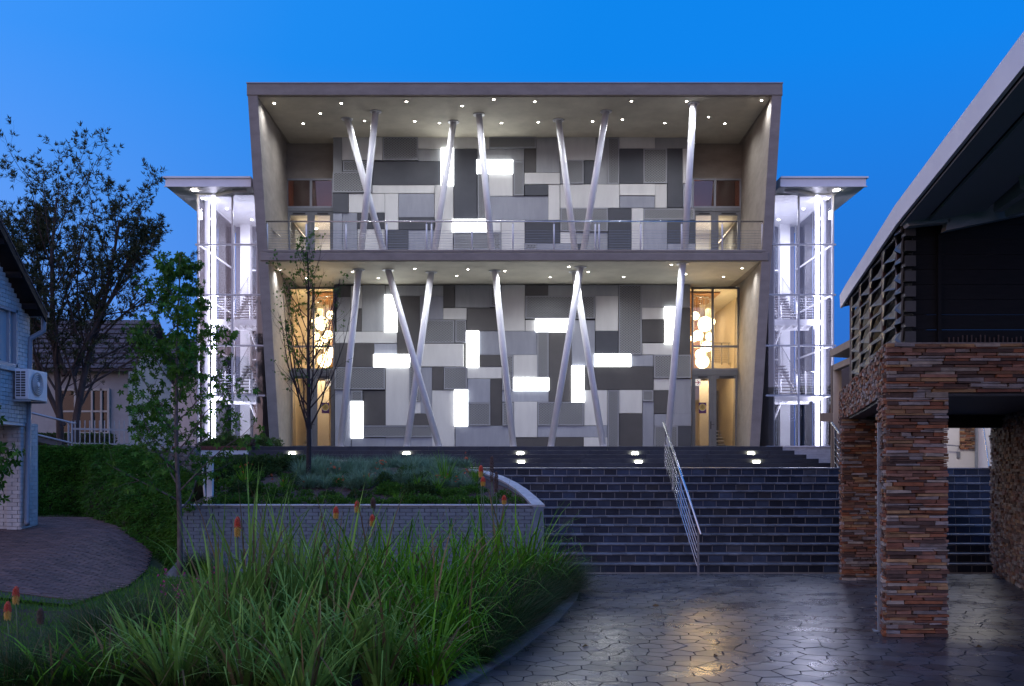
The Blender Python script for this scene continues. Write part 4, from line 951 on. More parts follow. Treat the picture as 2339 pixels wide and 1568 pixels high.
# building between the tower and the pavilion
beige = pm('beige_render', (.30, .245, .20), (.26, .21, .175), rough=.8)
bb = thing('rear_building', 'beige concrete canopy and round column between right tower and pavilion', 'building', (12.5, 33, LAND))
zr = E
MB().hexa([(10.80, 33, zr+3.72), (10.35, 28.5, zr+3.72), (17, 28.5, zr+3.72), (17, 36, zr+3.72), (10.80, 33, zr+3.95), (10.35, 28.5, zr+3.95), (17, 28.5, zr+3.95), (17, 36, zr+3.95)]).build('canopy', beige, bb)
MB().hexa([(10.9, 33, zr+3.25), (10.45, 28.5, zr+3.25), (10.65, 28.5, zr+3.25), (11.1, 33, zr+3.25), (10.9, 33, zr+3.45), (10.45, 28.5, zr+3.45), (10.65, 28.5, zr+3.45), (11.1, 33, zr+3.45)]).build('edge_beam', beige, bb)
MB().tube([(11.05, 33, 1.9), (11.05, 33, zr+3.25)], .14, 16).build('column', beige, bb, smooth=True)
MB().box(11.7, 17, 35.5, 35.7, LAND-.2, zr+3.7).build('back_wall', pm('brown_render', (.16, .12, .10), (.13, .10, .085), rough=.8), bb)
MB().box(10.95, 11.5, 34.5, 34.6, zr+1.6, zr+1.9).build('ledge', beige, bb)
light('AREA', 'canopy_lamp', (12.2, 31.5, zr+3.4), 22, (1, .80, .60), .8, parent=bb, rot=(0, 0, 0))

# ================================================================== left brick building
bw = thing('brick_building', 'white painted brick building corner with sloping tiled roof at the left edge', 'building', (-11, 20, .7))
wbr = pm('white_brick_rough', (.60, .60, .60), (.48, .48, .49), rough=.65, scale=5, bump=.004, bscale=20, piece=.08)
roofz = lambda Y: 5.52+(20.6-Y)*.8
P_ = [(-10.36, 20.8), (-10.30, 19.3), (-10.24, 17.6)]
prism(m := MB(), [(-10.40, 20.76), (-10.28, 17.6), (-14, 17.6), (-14, 20.76)], 2.99, 5.3); m.build('wall_core', mort, bw)
def wtop(s): return roofz(20.8-s)-.22
def hole(s, z): return s > .60 and 4.13 < z < 5.32
m = 0
class _F: pass
itemsbefore = None
# lower courses to the window sill, jamb beside the window, courses above it
brk = dict(regular=(.24, .085, .006), mat=wbr, name='brick', plural='bricks')
masonry(bw, P_, 2.99, 4.13, -1, limit=120, **brk)
masonry(bw, [(-10.36, 20.8), (-10.336, 20.22)], 4.13, 5.32, -1, limit=60, **brk)
masonry(bw, P_, 5.32, 7.6, -1, limit=100, top=wtop, **brk)
masonry(bw, [(-10.44, 20.815), (-10.36, 20.8)], 2.99, 5.3, -1, limit=60, **brk)
wn = MB()
for (ya, yb, za, zb, xo) in ((20.16, 20.22, 4.13, 5.32, .05), (18.4, 20.22, 5.26, 5.32, .05), (18.4, 20.22, 4.13, 4.19, .05), (19.93, 19.98, 4.19, 5.26, .02), (18.9, 18.95, 4.19, 5.26, .02)):
    wn.box(-10.46, -10.33+xo, ya, yb, za, zb)
wo_ = wn.build('window', pm('window_frame_blue_grey', (.33, .36, .42), (.30, .33, .38), rough=.4), bw)
MB().box(-10.40, -10.39, 18.4, 19.93, 4.19, 5.26).build('pane', darkglass, wo_)
MB().box(-10.40, -10.39, 19.98, 20.16, 4.19, 5.26).build('pane', darkglass, wo_)
MB().box(-11.8, -11.7, 17.6, 20.7, 4.0, 5.4).build('room_wall', whitew, bw)
for k in range(5): MB().box(-10.9, -10.88, 18.5, 20.1, 4.3+k*.2, 4.36+k*.2).build('blind_slat', whitep, wo_)
MB().box(-10.44, -10.22, 18.4, 20.3, 4.03, 4.10).build('sill', wbr, bw)
masonry(bw, [(-14.5, 20.62), (-10.66, 20.62)], .55, 3.0, -1, limit=60, vis=seen, **brk)
masonry(bw, [(-10.66, 20.50), (-10.37, 20.50)], .55, 3.0, -1, limit=60, **brk)
MB().box(-14.5, -10.39, 20.66, 21.3, .5, 2.99).build('wall_core', mort, bw)
MB().box(-10.64, -10.39, 20.53, 20.66, .5, 2.985).build('pier_core', mort, bw)
masonry(bw, [(-10.37, 20.50), (-10.37, 21.2)], .55, 3.0, -1, limit=60, **brk)
MB().hexa([(-14, 17.6, 2.93), (-10.22, 17.6, 2.93), (-10.34, 20.82, 2.93), (-14, 20.82, 2.93), (-14, 17.6, 3.0), (-10.22, 17.6, 3.0), (-10.34, 20.82, 3.0), (-14, 20.82, 3.0)]).build('overhang_slab', whitep, bw)
tilem = pm('roof_tile_brown', (.075, .055, .062), (.05, .04, .045), rough=.7, scale=6, piece=.25)
rfm = MB(); 
rfm.hexa([(-14, 20.75, roofz(20.75)-.12), (-9.98, 20.75, roofz(20.75)-.12), (-9.98, 16.5, roofz(16.5)-.12), (-14, 16.5, roofz(16.5)-.12), (-14, 20.75, roofz(20.75)-.06), (-9.98, 20.75, roofz(20.75)-.06), (-9.98, 16.5, roofz(16.5)-.06), (-14, 16.5, roofz(16.5)-.06)])
rf_ = rfm.build('roof', black, bw)
for k in range(13):
    y = 20.8-k*.33; MB().hexa([(-10.4, y, roofz(y)-.05), (-9.93, y, roofz(y)-.05), (-9.93, y-.36, roofz(y-.36)-.055), (-10.4, y-.36, roofz(y-.36)-.055), (-10.4, y, roofz(y)+.0), (-9.93, y, roofz(y)+.0), (-9.93, y-.36, roofz(y-.36)-.03), (-10.4, y-.36, roofz(y-.36)-.03)]).build('verge_tile', tilem, rf_)
    if k % 2: MB().box(-10.3, -9.98, y-.06, y, roofz(y)-.24, roofz(y)-.12).build('purlin_end', black, rf_)
MB().hexa([(-9.98, 20.78, roofz(20.78)-.22), (-9.94, 20.78, roofz(20.78)-.22), (-9.94, 16.5, roofz(16.5)-.22), (-9.98, 16.5, roofz(16.5)-.22), (-9.98, 20.78, roofz(20.78)-.06), (-9.94, 20.78, roofz(20.78)-.06), (-9.94, 16.5, roofz(16.5)-.06), (-9.98, 16.5, roofz(16.5)-.06)]).build('barge_board', black, rf_)
dpm = pm('downpipe_blue_grey', (.20, .24, .29), (.17, .20, .25), rough=.45)
MB().tube([(-10.05, 20.86, 5.28), (-10.05, 20.86, 4.98), (-10.29, 20.76, 4.80), (-10.29, 20.74, 4.6), (-10.29, 20.6, .95), (-10.20, 20.45, .86)], .055, 10).build('downpipe', dpm, bw, smooth=True)
MB().box(-14, -9.95, 20.78, 20.9, 5.27, 5.38).build('gutter', dpm, bw)
ac = thing('air_conditioner', 'white outdoor air conditioner unit bracketed to the white brick wall', 'air conditioner', (-10.09, 20.4, 3.44))
MB().bev(-10.23, -9.95, 20.0, 20.80, 3.46, 4.08, .01).build('casing', whitep, ac)
gr = MB()
for k in range(11): gr.box(-10.215, -10.0, 19.985, 20.0, 3.50+k*.053, 3.507+k*.053+.006)
for x in (-10.215, -10.11, -10.006): gr.box(x, x+.008, 19.982, 19.999, 3.50, 4.04)
gr.build('side_grille', whitep, ac); MB().box(-10.21, -10.0, 19.994, 19.999, 3.505, 4.035).build('coil', dwall, ac)
fan = MB().lathe((-9.945, 20.36, 3.79), [(.24, .0), (.25, .012), (.235, .018), (.0, .014)], 28, 'x'); fan.build('fan_grille', pm('fan_grey', (.28, .29, .31), rough=.5), ac)
for rr in (.21, .17, .13, .09, .05):
    MB().tube([(-9.922, 20.36+rr*math.cos(q*.35), 3.79+rr*math.sin(q*.35)) for q in range(19)], .004, 4).build('grille_ring', whitep, ac)
MB().lathe((-9.92, 20.36, 3.79), [(.05, 0), (.05, .008), (0, .01)], 14, 'x').build('fan_hub', whitep, ac)
MB().bar((-10.32, 20.03, 3.43), (-9.93, 20.03, 3.43), .04, .04).bar((-10.32, 20.75, 3.43), (-9.93, 20.75, 3.43), .04, .04).bar((-10.30, 20.03, 3.43), (-10.30, 20.03, 3.9), .04, .04, (0, 1, 0)).build('bracket', galv, ac)

# ================================================================== houses behind
def house(label, x0, x1, y0, y1, ze, zr_, wm, eave=.35):
    h = thing('house', label, 'house', ((x0+x1)/2, y0, 2))
    MB().box(x0, x1, y0, y1, 1.8, ze).build('wall', wm, h)
    ym = (y0+y1)/2; m = MB()
    for x in (x0+.02, x1-.02): m.add([(x, y0, ze-.01), (x, y1, ze-.01), (x, ym, zr_-.1)], [(0, 1, 2)])
    m.build('gable', wm, h)
    r = MB(); a = (y0-eave, ze-eave*(zr_-ze)/(ym-y0)); b = (ym, zr_); c = (y1+eave, a[1])
    r.hexa([(x0-.3, a[0], a[1]-.08), (x1+.3, a[0], a[1]-.08), (x1+.3, b[0], b[1]-.08), (x0-.3, b[0], b[1]-.08), (x0-.3, a[0], a[1]), (x1+.3, a[0], a[1]), (x1+.3, b[0], b[1]), (x0-.3, b[0], b[1])])
    r.hexa([(x0-.3, b[0]+.001, b[1]-.08), (x1+.3, b[0]+.001, b[1]-.08), (x1+.3, c[0], c[1]-.08), (x0-.3, c[0], c[1]-.08), (x0-.3, b[0]+.001, b[1]), (x1+.3, b[0]+.001, b[1]), (x1+.3, c[0], c[1]), (x0-.3, c[0], c[1])])
    rf = r.build('roof', tilem, h)
    # rows of tiles on the front slope
    d = Vector((0, b[0]-a[0], b[1]-a[1])); ln = d.length; d /= ln; nn = Vector((0, -d.z, d.y)); t = MB(); k = 0; s = 0
    while s < ln-.05:
        x = x0-.3+(.15 if k % 2 else 0)
        while x < x1+.28:
            o = Vector((x, a[0], a[1]))+d*s; e = min(.30, x1+.3-x); hgt = .05
            p = [o, o+Vector((e-.02, 0, 0)), o+Vector((e-.02, 0, 0))+d*.34, o+d*.34]
            t.hexa([tuple(q+nn*.004) for q in p]+[tuple(p[0]+nn*hgt), tuple(p[1]+nn*hgt), tuple(p[2]+nn*.012), tuple(p[3]+nn*.012)])
            x += .30
        s += .32; k += 1
    tag(t.build('tiles', tilem, rf), kind='stuff')
    return h
hw = pm('house_white', (.38, .37, .38), (.32, .315, .32), rough=.75, scale=3)
h1 = house('long white house with dark tiled roof behind the large tree', -17.6, -13.1, 33.2, 37.4, 5.65, 7.35, hw)
f = MB(); wx0, wx1 = xat(133, 33.1), xat(250, 33.1); wz0, wz1 = zat(992, 33.1), zat(888, 33.1)
frame(f, wx0, wx1, wz0, wz1, 33.14, .07, .1)
for q in (.33, .66, .84): x = wx0+(wx1-wx0)*q; f.box(x-.03, x+.03, 33.09, 33.16, wz0, wz1)
f.box(wx0, wx1, 33.10, 33.17, (wz0+wz1)/2-.03, (wz0+wz1)/2+.03)
wf = f.build('window', pm('cream_frame', (.50, .47, .42), (.45, .42, .38)), h1); MB().box(wx0, wx1, 33.175, 33.185, wz0, wz1).build('pane', darkglass, wf)
MB().box(wx0, wx1, 33.186, 33.196, wz0, wz1).build('pane_backing', dwall, wf)
h2 = house('small gabled house with hipped tile roof next to the left stair tower', -17.2, -14.2, 46, 52, zat(850, 46), zat(780, 49), pm('house_pinkish', (.50, .44, .45), (.45, .40, .41), rough=.75), .2)
# ramp rails and picket fence
RA = [at(70, 943, 24.6), at(163, 966, 24.9)]
rr_ = thing('ramp_railing', 'grey pipe handrail running down the ramp beside the hedge', 'railing', (-11.8, 24.8, 2))
MB().tube([RA[0], RA[1], RA[1]+Vector((.12, 0, -.02))], .028, 8).build('top_rail', galv, rr_)
MB().tube([RA[0]-Vector((0, 0, .52)), RA[1]-Vector((0, 0, .52))], .024, 8).build('lower_rail', galv, rr_)
for x in (157, 165): MB().tube([at(x, 962, 24.9), at(x, 1018, 24.9)], .026, 8).build('post', galv, rr_)
MB().bar(at(70, 1000, 24.7), at(140, 1016, 24.9), .06, .12).build('ramp_kerb', kerbm, rr_)
pf = thing('picket_fence', 'grey steel picket fence on top of the planted bank', 'fence', (-10, 24.9, 2))
MB().bar(at(165, 980, 24.9), at(400, 985, 24.9), .035, .05).build('top_rail', galv, pf)
MB().bar(at(165, 1013, 24.9), at(400, 1018, 24.9), .03, .04).build('bottom_rail', galv, pf)
x = 172
while x < 400: MB().bar(at(x, 961, 24.9), at(x, 1020, 24.9), .022, .022, (0, 1, 0)).build('picket', galv, pf); x += 11.2

# ================================================================== planter
greybrick = pm('grey_painted_brick', (.15, .195, .24), (.115, .15, .19), rough=.6, scale=5, bump=.005, bscale=16, piece=.08)
gm = pm('grey_joint', (.11, .125, .145), rough=.85)
pt = thing('planter', 'grey painted brick planter with pale coping and curved right side by the steps', 'planter', (-3, 18.7, 0))
PX0 = -6.36
MB().box(PX0+.02, .58, 18.72, 18.92, -.3, 1.30).build('wall_core', gm, pt)
masonry(pt, [(PX0, 18.70), (.62, 18.70)], -.05, 1.30, -1, limit=300, regular=(.24, .073, .005), mat=greybrick, name='brick', plural='bricks',
        vis=lambda p, z: 1 if (z > .55 or p.x < -4.9) else .01)
masonry(pt, [(PX0, 18.70), (PX0, 19.6)], -.05, 1.30, 1, limit=0, regular=(.24, .073, .005), mat=greybrick, name='brick', plural='bricks')
copm = pm('coping_pale', (.42, .43, .45), (.30, .31, .33), rough=.6, scale=5, bump=.003)
CP = [(.63, 18.69, 1.335), (.50, 19.5, 1.45), (.32, 20.3, 1.594), (.09, 21.0, 1.73), (-.195, 21.7, 1.855), (-.55, 22.5, 1.96), (-1.1, 23.6, 2.05), (-2.0, 25.0, 2.12), (-3.2, 26.5, 2.18), (-5.8, 29.2, 2.30)]
def offs(i, w_):
    a = Vector(CP[max(i-1, 0)][:2]); b = Vector(CP[min(i+1, len(CP)-1)][:2]); d = (b-a).normalized(); n = Vector((d.y, -d.x)); n = n if n.x < 0 or n.y < 0 else -n
    if n.x > 0: n = -n
    return Vector(CP[i][:2])+n*w_
for i in range(len(CP)-1):
    a0, b0 = offs(i, 0), offs(i+1, 0); a1, b1 = offs(i, .24), offs(i+1, .24); za, zb = CP[i][2], CP[i+1][2]
    MB().hexa([(a0.x, a0.y, za-.04), (b0.x, b0.y, zb-.04), (b1.x, b1.y, zb-.04), (a1.x, a1.y, za-.04), (a0.x, a0.y, za), (b0.x, b0.y, zb), (b1.x, b1.y, zb), (a1.x, a1.y, za)]).build('coping', copm, pt)
    c0, d0 = offs(i, .02), offs(i+1, .02); c1, d1 = offs(i, .22), offs(i+1, .22)
    MB().hexa([(c0.x, c0.y, -.1), (d0.x, d0.y, -.1), (d1.x, d1.y, -.1), (c1.x, c1.y, -.1), (c0.x, c0.y, za-.04), (d0.x, d0.y, zb-.04), (d1.x, d1.y, zb-.04), (c1.x, c1.y, za-.04)]).build('curved_wall', greybrick, pt)
x = PX0-.02
while x < .40:
    MB().bev(x+.003, min(x+.7, .40)-.003, 18.66, 18.93, 1.302, 1.337, .008).build('coping', copm, pt); x += .7
def psoil(X, Y): return float(np.interp(Y, [18.8, 20.5, 23, 29], [1.24, 1.55, 1.96, 2.2]))+.05*mnoise.noise(Vector((X*1.3, Y*1.3, 3)))
def pxr(Y): return float(np.interp(Y, [c[1] for c in CP], [c[0] for c in CP]))-.2
m = MB()
for j in range(27):
    Yj = 18.8+j*.4
    for i in range(21): X = PX0+.03+(pxr(Yj)-PX0-.03)*i/20; m.v.append((X, Yj, psoil(X, Yj)))
for j in range(26):
    for i in range(20): a = j*21+i; m.f.append((a, a+1, a+22, a+21)); m.mi.append(0)
m.build('soil', pm('planter_soil', (.085, .045, .038), (.035, .02, .018), rough=.95, scale=9, bump=.03, bscale=20), pt, smooth=True)
wp = thing('white_post', 'white timber post standing behind the left end of the planter wall', 'post', (-6.0, 19.3, 1.3))
a = at(480.5, 1153, 19.3); b = at(480.5, 1049, 19.3); MB().box(a.x-.055, a.x+.055, 19.25, 19.35, a.z-.1, b.z).build('post', whitep, wp)
MB().bar(at(462, 1060, 19.5), at(470, 1150, 19.4), .03, .05, (0, 1, 0)).build('slanted_board', whitep, wp)
stn = thing('concrete_splay', 'small pale concrete splay at the foot of the planter corner', 'kerb stone', (-6.3, 18.3, 0))
MB().hexa([(-6.45, 17.9, .0), (-5.95, 17.85, .0), (-6.1, 18.66, .0), (-6.4, 18.66, .0), (-6.42, 17.95, .05), (-6.0, 17.9, .05), (-6.12, 18.66, .30), (-6.38, 18.66, .30)]).build('block', kerbm, stn)

# ================================================================== plants
def leafmat(name, c1, c2, tr=.25, rough=.5): return pm(name, c1, c2, rough=rough, scale=1.5, piece=.35, trans=tr, spec=.12)
strapm = leafmat('strap_leaf_green', (.16, .36, .022), (.055, .17, .015)); strapy = leafmat('strap_leaf_pale', (.24, .38, .08), (.09, .21, .028)); dry = leafmat('dry_leaf', (.24, .17, .08), (.14, .09, .045))
finem = leafmat('fine_rush', (.035, .085, .018), (.018, .045, .011), .1); fescm = leafmat('blue_fescue', (.20, .32, .20), (.11, .21, .12), .15); dullm = leafmat('dull_green_leaf', (.05, .10, .025), (.03, .065, .02))
herbm = leafmat('herb_leaf', (.07, .18, .022), (.035, .10, .018)); gumm = leafmat('lobed_leaf', (.075, .19, .025), (.035, .10, .014)); oakm = leafmat('narrow_leaf', (.075, .085, .040), (.045, .058, .026), .1)
barkm = pm('bark_dark', (.085, .055, .045), (.04, .028, .024), rough=.9, scale=8, stretch=(1, 1, .4), bump=.015, bscale=14)
barkg = pm('bark_grey', (.16, .13, .12), (.06, .045, .042), rough=.85, scale=9, stretch=(1, 1, .5), bump=.006, bscale=20)
def blades(n, r0, hmin, hmax, lean, wid, droop, kink=0, seg=5, seed=0, dryf=.0):
    q = np.random.RandomState(seed); k = seg+1
    ang = q.rand(n)*6.283; rr = r0*np.sqrt(q.rand(n)); bx = rr*np.cos(ang); by = rr*np.sin(ang)
    a2 = ang+q.randn(n)*.6; L_ = hmin+(hmax-hmin)*q.rand(n); ln = lean[0]+(lean[1]-lean[0])*q.rand(n)**1.3; dr = droop*(.3+q.rand(n)); w_ = wid*(.6+.8*q.rand(n))
    kk = q.rand(n) < kink; kp = .45+.35*q.rand(n)
    V = np.zeros((n, k, 2, 3)); p = np.stack([bx, by, np.zeros(n)], 1); th = ln.copy(); side = np.stack([-np.sin(a2), np.cos(a2), np.zeros(n)], 1)
    tw = q.randn(n)*.5
    side = side*np.cos(tw)[:, None]+np.stack([np.cos(a2), np.sin(a2), np.zeros(n)], 1)*np.sin(tw)[:, None]
    for s in range(k):
        u = s/seg; ww = w_*(1-u**1.8)*.5+.0006
        V[:, s, 0] = p-side*ww[:, None]; V[:, s, 1] = p+side*ww[:, None]
        th = th+dr*(.5+u)/seg*1.5+np.where(kk & (u >= kp) & (u < kp+1.01/seg), 1.3, 0); th = np.minimum(th, 2.7)
        st = (L_/seg)[:, None]; p = p+st*np.stack([np.sin(th)*np.cos(a2), np.sin(th)*np.sin(a2), np.cos(th)], 1)
        p[:, 2] = np.maximum(p[:, 2], .01)
    V = V.reshape(-1, 3); b = (np.arange(n)*k*2)[:, None]; Fs = []
    for s in range(seg): o = s*2; Fs.append(np.concatenate([b+o, b+o+1, b+o+3, b+o+2], 1))
    f = np.stack(Fs, 1).reshape(-1, 4); mi = np.repeat((q.rand(n) < dryf).astype(int), seg)
    return V, f, mi
def blade_mesh(name, mats, *a, **k):
    V, f, mi = blades(*a, **k); return npmesh(name, V, f, mats, mi)
strap = [blade_mesh('strap', [strapm, dry], 140, .20, .6, 1.4, (.05, .80), .036, 1.0, .22, seed=i, dryf=.10) for i in range(3)]
strapP = [blade_mesh('strap_pale', [strapy, dry], 135, .18, .7, 1.5, (.0, .65), .040, .75, .34, seed=10+i, dryf=.14) for i in range(3)]
arch = [blade_mesh('arch', [strapm, dry], 170, .10, .45, .85, (.2, 1.1), .020, 1.6, .08, seed=20+i, dryf=.04) for i in range(2)]
rush = [blade_mesh('rush', [finem, dry], 1500, .28, .6, 1.1, (.05, .95), .0045, .7, .02, 4, seed=30+i, dryf=.10) for i in range(3)]
fesc = [blade_mesh('fescue', [fescm], 320, .05, .25, .42, (.0, 1.0), .006, .8, 0, 3, seed=40+i) for i in range(3)]
spiky = [blade_mesh('spiky', [strapm], 60, .05, .4, .8, (.0, .7), .016, .5, .05, 4, seed=50+i) for i in range(2)]
def leaves_from(P, D, n_per, ln, wd, spread, q, up=0.0, diamond=True, kinkd=0):
    """narrow pointed leaves set round each anchor point"""
    P = np.repeat(np.asarray(P, float), n_per, 0); D = np.repeat(np.asarray(D, float), n_per, 0); n = len(P)
    d = D+q.randn(n, 3)*spread; d[:, 2] += up; d /= np.linalg.norm(d, axis=1)[:, None]+1e-9
    s = np.cross(d, q.randn(n, 3)); s /= np.linalg.norm(s, axis=1)[:, None]+1e-9
    L_ = (ln*(.6+.7*q.rand(n)))[:, None]; W_ = (wd*(.6+.7*q.rand(n)))[:, None]
    nn = np.cross(d, s)
    V = np.stack([P, P+d*L_*.45+s*W_*.5+nn*W_*.15, P+d*L_-nn*L_*.1, P+d*L_*.45-s*W_*.5+nn*W_*.15], 1).reshape(-1, 3)
    f = np.arange(n*4).reshape(-1, 4); return V, f
def star_leaves(P, size, q):
    """five-lobed leaves hanging and tilting at random"""
    n = len(P); P = np.asarray(P, float)
    u = q.randn(n, 3); u[:, 2] *= .6; u /= np.linalg.norm(u, axis=1)[:, None]
    d = q.randn(n, 3)*.6+np.array([0, 0, -.9]); d -= u*np.sum(d*u, 1)[:, None]; d /= np.linalg.norm(d, axis=1)[:, None]; s = np.cross(u, d)
    out = []; fs = []
    S = size*(.65+.6*q.rand(n))
    k = 0
    for a in (-2.0, -1.0, 0, 1.0, 2.0):
        r = 1.0 if a == 0 else (.88 if abs(a) == 1 else .6)
        dd = d*math.cos(a)+s*math.sin(a); pp = -d*math.sin(a)+s*math.cos(a)
        r_ = (S*r)[:, None]; h = (S*.19)[:, None]
        out.append(np.stack([P, P+dd*r_*.45+pp*h, P+dd*r_-u*r_*.12, P+dd*r_*.45-pp*h], 1))
    V = np.concatenate(out, 1).reshape(-1, 3); f = np.arange(len(V)).reshape(-1, 4); return V, f
def plant(me, name, label, cat, x, y=None, Y=None, z=None, s=1.0, sz=None, group=None, X=None):
    """a single-mesh plant standing at picture column x and depth Y"""
    Xp = xat(x, Y) if X is None else X
    zz = z if z is not None else gz(Xp, Y)-.02
    o = link(name, me, None, (Xp, Y, zz), R.uniform(0, 6.28), (s, s, (sz or s)*(1.38 if name == 'grass_clump' else 1))); return tag(o, label, cat, group)
G1 = 'strap leaved clumps in the foreground bed'; G2 = 'fine dark rush clumps in the foreground bed'
SH = 'tall green strap-leaved clump in the middle of the foreground bed'
for (x, Y, s, sz, ms, lb) in ((575, 9.9, .80, 1.22, strapP, 'pale strap-leaved clump standing highest before the left part of the grey planter wall'), (670, 10.3, .80, 1.18, strapP, 'pale upright strap-leaved clump just right of the tallest pale clump'), (500, 9.3, .7, 1.0, strapP, 'pale strap-leaved clump with bent leaves, left edge of the big grass mass'),
      (760, 10.6, 1, 1.0, strapP, SH), (850, 11.2, 1, 1.05, strap, SH), (930, 11.5, 1, 1.05, strap, SH), (1010, 12.2, 1, 1.05, strap, SH), (900, 12.6, 1, 1.05, strap, SH), (800, 12.0, 1, 1.0, strap, SH), (980, 10.6, .9, .9, strap, SH), (1060, 12.8, .9, 1.0, strap, SH), (700, 12.2, .9, .95, strapP, SH), (880, 10.2, .8, .8, strap, SH),
      (1125, 14.4, 1.0, 1.12, strap, 'bright strap-leaved clump before the right half of the planter wall'), (1190, 14.8, 1.05, 1.1, strap, 'bright arching strap-leaved clump hiding the planter corner by the steps'), (1240, 15.4, .9, .8, strap, 'low strap-leaved clump spilling toward the bottom step'),
      (640, 8.9, .8, .7, strapP, 'kinked pale leaves at the bottom edge below the tallest clump'), (760, 8.8, .8, .7, strapP, 'broad bent leaves at the bottom edge, centre of the grass mass'), (560, 8.5, .8, .6, strapP, 'broad arching leaves at the very bottom, left of centre'), (870, 9.0, .8, .65, strapP, 'broad bent leaves at the bottom edge left of the dark green tuft'),
      (440, 9.4, .7, .55, strap, 'low sprawling strap leaves left of the pale clumps'), (330, 9.2, .8, .5, strapP, 'low sprawling pale leaves in the rushes, left of the tall clumps'), (250, 8.7, .8, .45, strap, 'low sprawling leaves at the bottom left edge among rushes'), (400, 8.5, .9, .6, strapP, 'broad arching leaves at the bottom edge, left of the grass mass'), (120, 8.6, .8, .4, strap, 'low dark leaves near the withered torch lily'), (560, 11.2, .8, .7, strap, 'green strap leaves behind the tallest pale clump'), (980, 9.2, .8, .55, strap, 'sprawling strap leaves left of the bright low tuft'), (690, 8.2, .8, .5, strapP, 'bent pale leaves at the very bottom, centre of the grass mass'), (1050, 10.6, .7, .6, strap, 'strap leaves above the bright low tuft near the kerb'), (1100, 12.2, .8, .7, strap, 'sprawling strap leaves over the fine dark rushes on the right')):
    plant(R.choice(ms), 'grass_clump', lb, 'grass clump', x, Y=Y, s=s, sz=sz, group=G1)
for (x, Y, s, lb) in ((955, 9.6, 1.0, 'bright green low tuft of arching leaves near the kerb'), (1010, 9.9, .8, 'smaller green arching tuft beside the bright low tuft near the kerb')):
    plant(arch[0 if s == 1 else 1], 'grass_tuft', lb, 'grass tuft', x, Y=Y, s=s)
RS = 'fine dark rush clump among the foreground planting'
for (x, Y, s, sz, lb) in ((1150, 13.2, 1.0, .95, 'large fine rush clump leaning over the plaza kerb'), (1225, 15.6, 1.1, .9, 'dark rush clump at the foot of the slate steps'), (1275, 16.6, .9, .7, 'darkest low rush clump touching the bottom step'), (1130, 11.6, .9, .75, 'fine rush clump trailing onto the paving stones'),
      (1200, 14.0, .9, .8, RS), (1060, 11.2, .8, .7, RS), (250, 10.4, .9, .8, 'dense dark rush clump left of the pink flowers'), (330, 10.8, .9, .85, 'dense dark rush clump below the pink flowers'), (190, 9.7, .8, .65, RS), (90, 8.9, .8, .6, RS), (20, 8.6, .8, .65, RS), (150, 8.6, .8, .5, RS), (400, 9.9, .8, .75, RS), (300, 8.8, .8, .55, RS), (400, 8.6, .8, .5, RS), (520, 10.9, .8, .75, RS), (740, 9.8, .7, .6, RS), (470, 8.4, .7, .5, RS), (230, 8.4, .7, .45, RS), (990, 10.8, .7, .5, RS), (1105, 10.9, .7, .5, RS), (1165, 12.4, .9, .7, RS), (1210, 13.6, .8, .6, RS), (1260, 15.0, .8, .6, RS), (1290, 16.0, .8, .55, RS), (1080, 10.2, .6, .4, RS), (450, 18.15, .55, .6, 'small dark rush against the planter wall beside the sapling trunk')):
    plant(R.choice(rush), 'rush_clump', lb, 'rush clump', x, Y=Y, s=s, sz=sz, group=G2)
plant(spiky[0], 'grass_tuft', 'small green tuft at the base of the planter wall right of the sapling trunk', 'grass tuft', 470, Y=17.9, s=.7)
# torch lilies
redf = pm('lily_red', (.60, .07, .02), (.45, .05, .02), rough=.5); yelf = pm('lily_yellow', (.62, .38, .05), (.5, .25, .04), rough=.5); stalkm = pm('stalk_green', (.07, .12, .04), (.05, .08, .03)); brownf = pm('faded_brown', (.10, .05, .03), (.06, .03, .02))
def lily(x, y, Y, label, hh=.14, faded=False, lean=0, z0=None):
    p = at(x, y, Y); gr_ = gz(p.x, Y) if z0 is None else z0
    t = thing('torch_lily', label, 'flower', (p.x, Y, gr_))
    b = Vector((p.x-lean, Y, gr_)); mid = (b+p)/2+Vector((.02, 0, 0))
    MB().tube([b, mid, p], [.009, .008, .007], 6).build('stalk', stalkm, t, smooth=True)
    for part, z_a, z_b, mt, rr in (('lower_florets', 0, .5, brownf if faded else yelf, .024), ('upper_florets', .5, 1.0, brownf if faded else redf, .026)):
        m = MB()
        for k in range(46):
            u = z_a+(z_b-z_a)*(k+.5)/46; a = k*2.4; rad = rr*1.15*math.sin((.18+u*.72)*math.pi)**.5+.008
            o = Vector((math.cos(a), math.sin(a), 0)); c = p+Vector((0, 0, hh*(u-.1)))
            m.tube([c+o*rad*.3+Vector((0, 0, .012)), c+o*rad+Vector((0, 0, -.012))], [.006, .0035], 4)
        m.build(part, mt, t)
    return t
lily(543, 1222, 10.2, 'red and yellow torch lily tallest among the pale strap leaves', .20)
lily(768, 1182, 12.2, 'round red and yellow torch lily standing clear of the planter wall')
lily(816, 1168, 12.8, 'red torch lily overlapping the planter coping')
lily(851, 1200, 12.4, 'faded orange torch lily below the two taller ones', .14)
lily(853, 1158, 12.9, 'dull brown closed torch lily bud against the planter soil', .13, True)
lily(37, 1376, 10.0, 'orange torch lily highest at the bottom left', .17)
lily(18, 1412, 9.6, 'red and orange torch lily at the left picture edge', .17)
lily(93, 1422, 9.8, 'withered small torch lily right of the two orange ones', .15, True)
lily(1099, 1088, 14.6, 'orange torch lily head against the planter behind the bright clump', .17)
lily(1104, 1108, 14.2, 'small orange torch lily just below another head', .12)
lily(1124, 1095, 14.6, 'tall dried brown flower spike beside the orange torch lilies', .38, True)
lily(1134, 1120, 14.6, 'second shorter dried flower spike near the curved coping', .30, True)
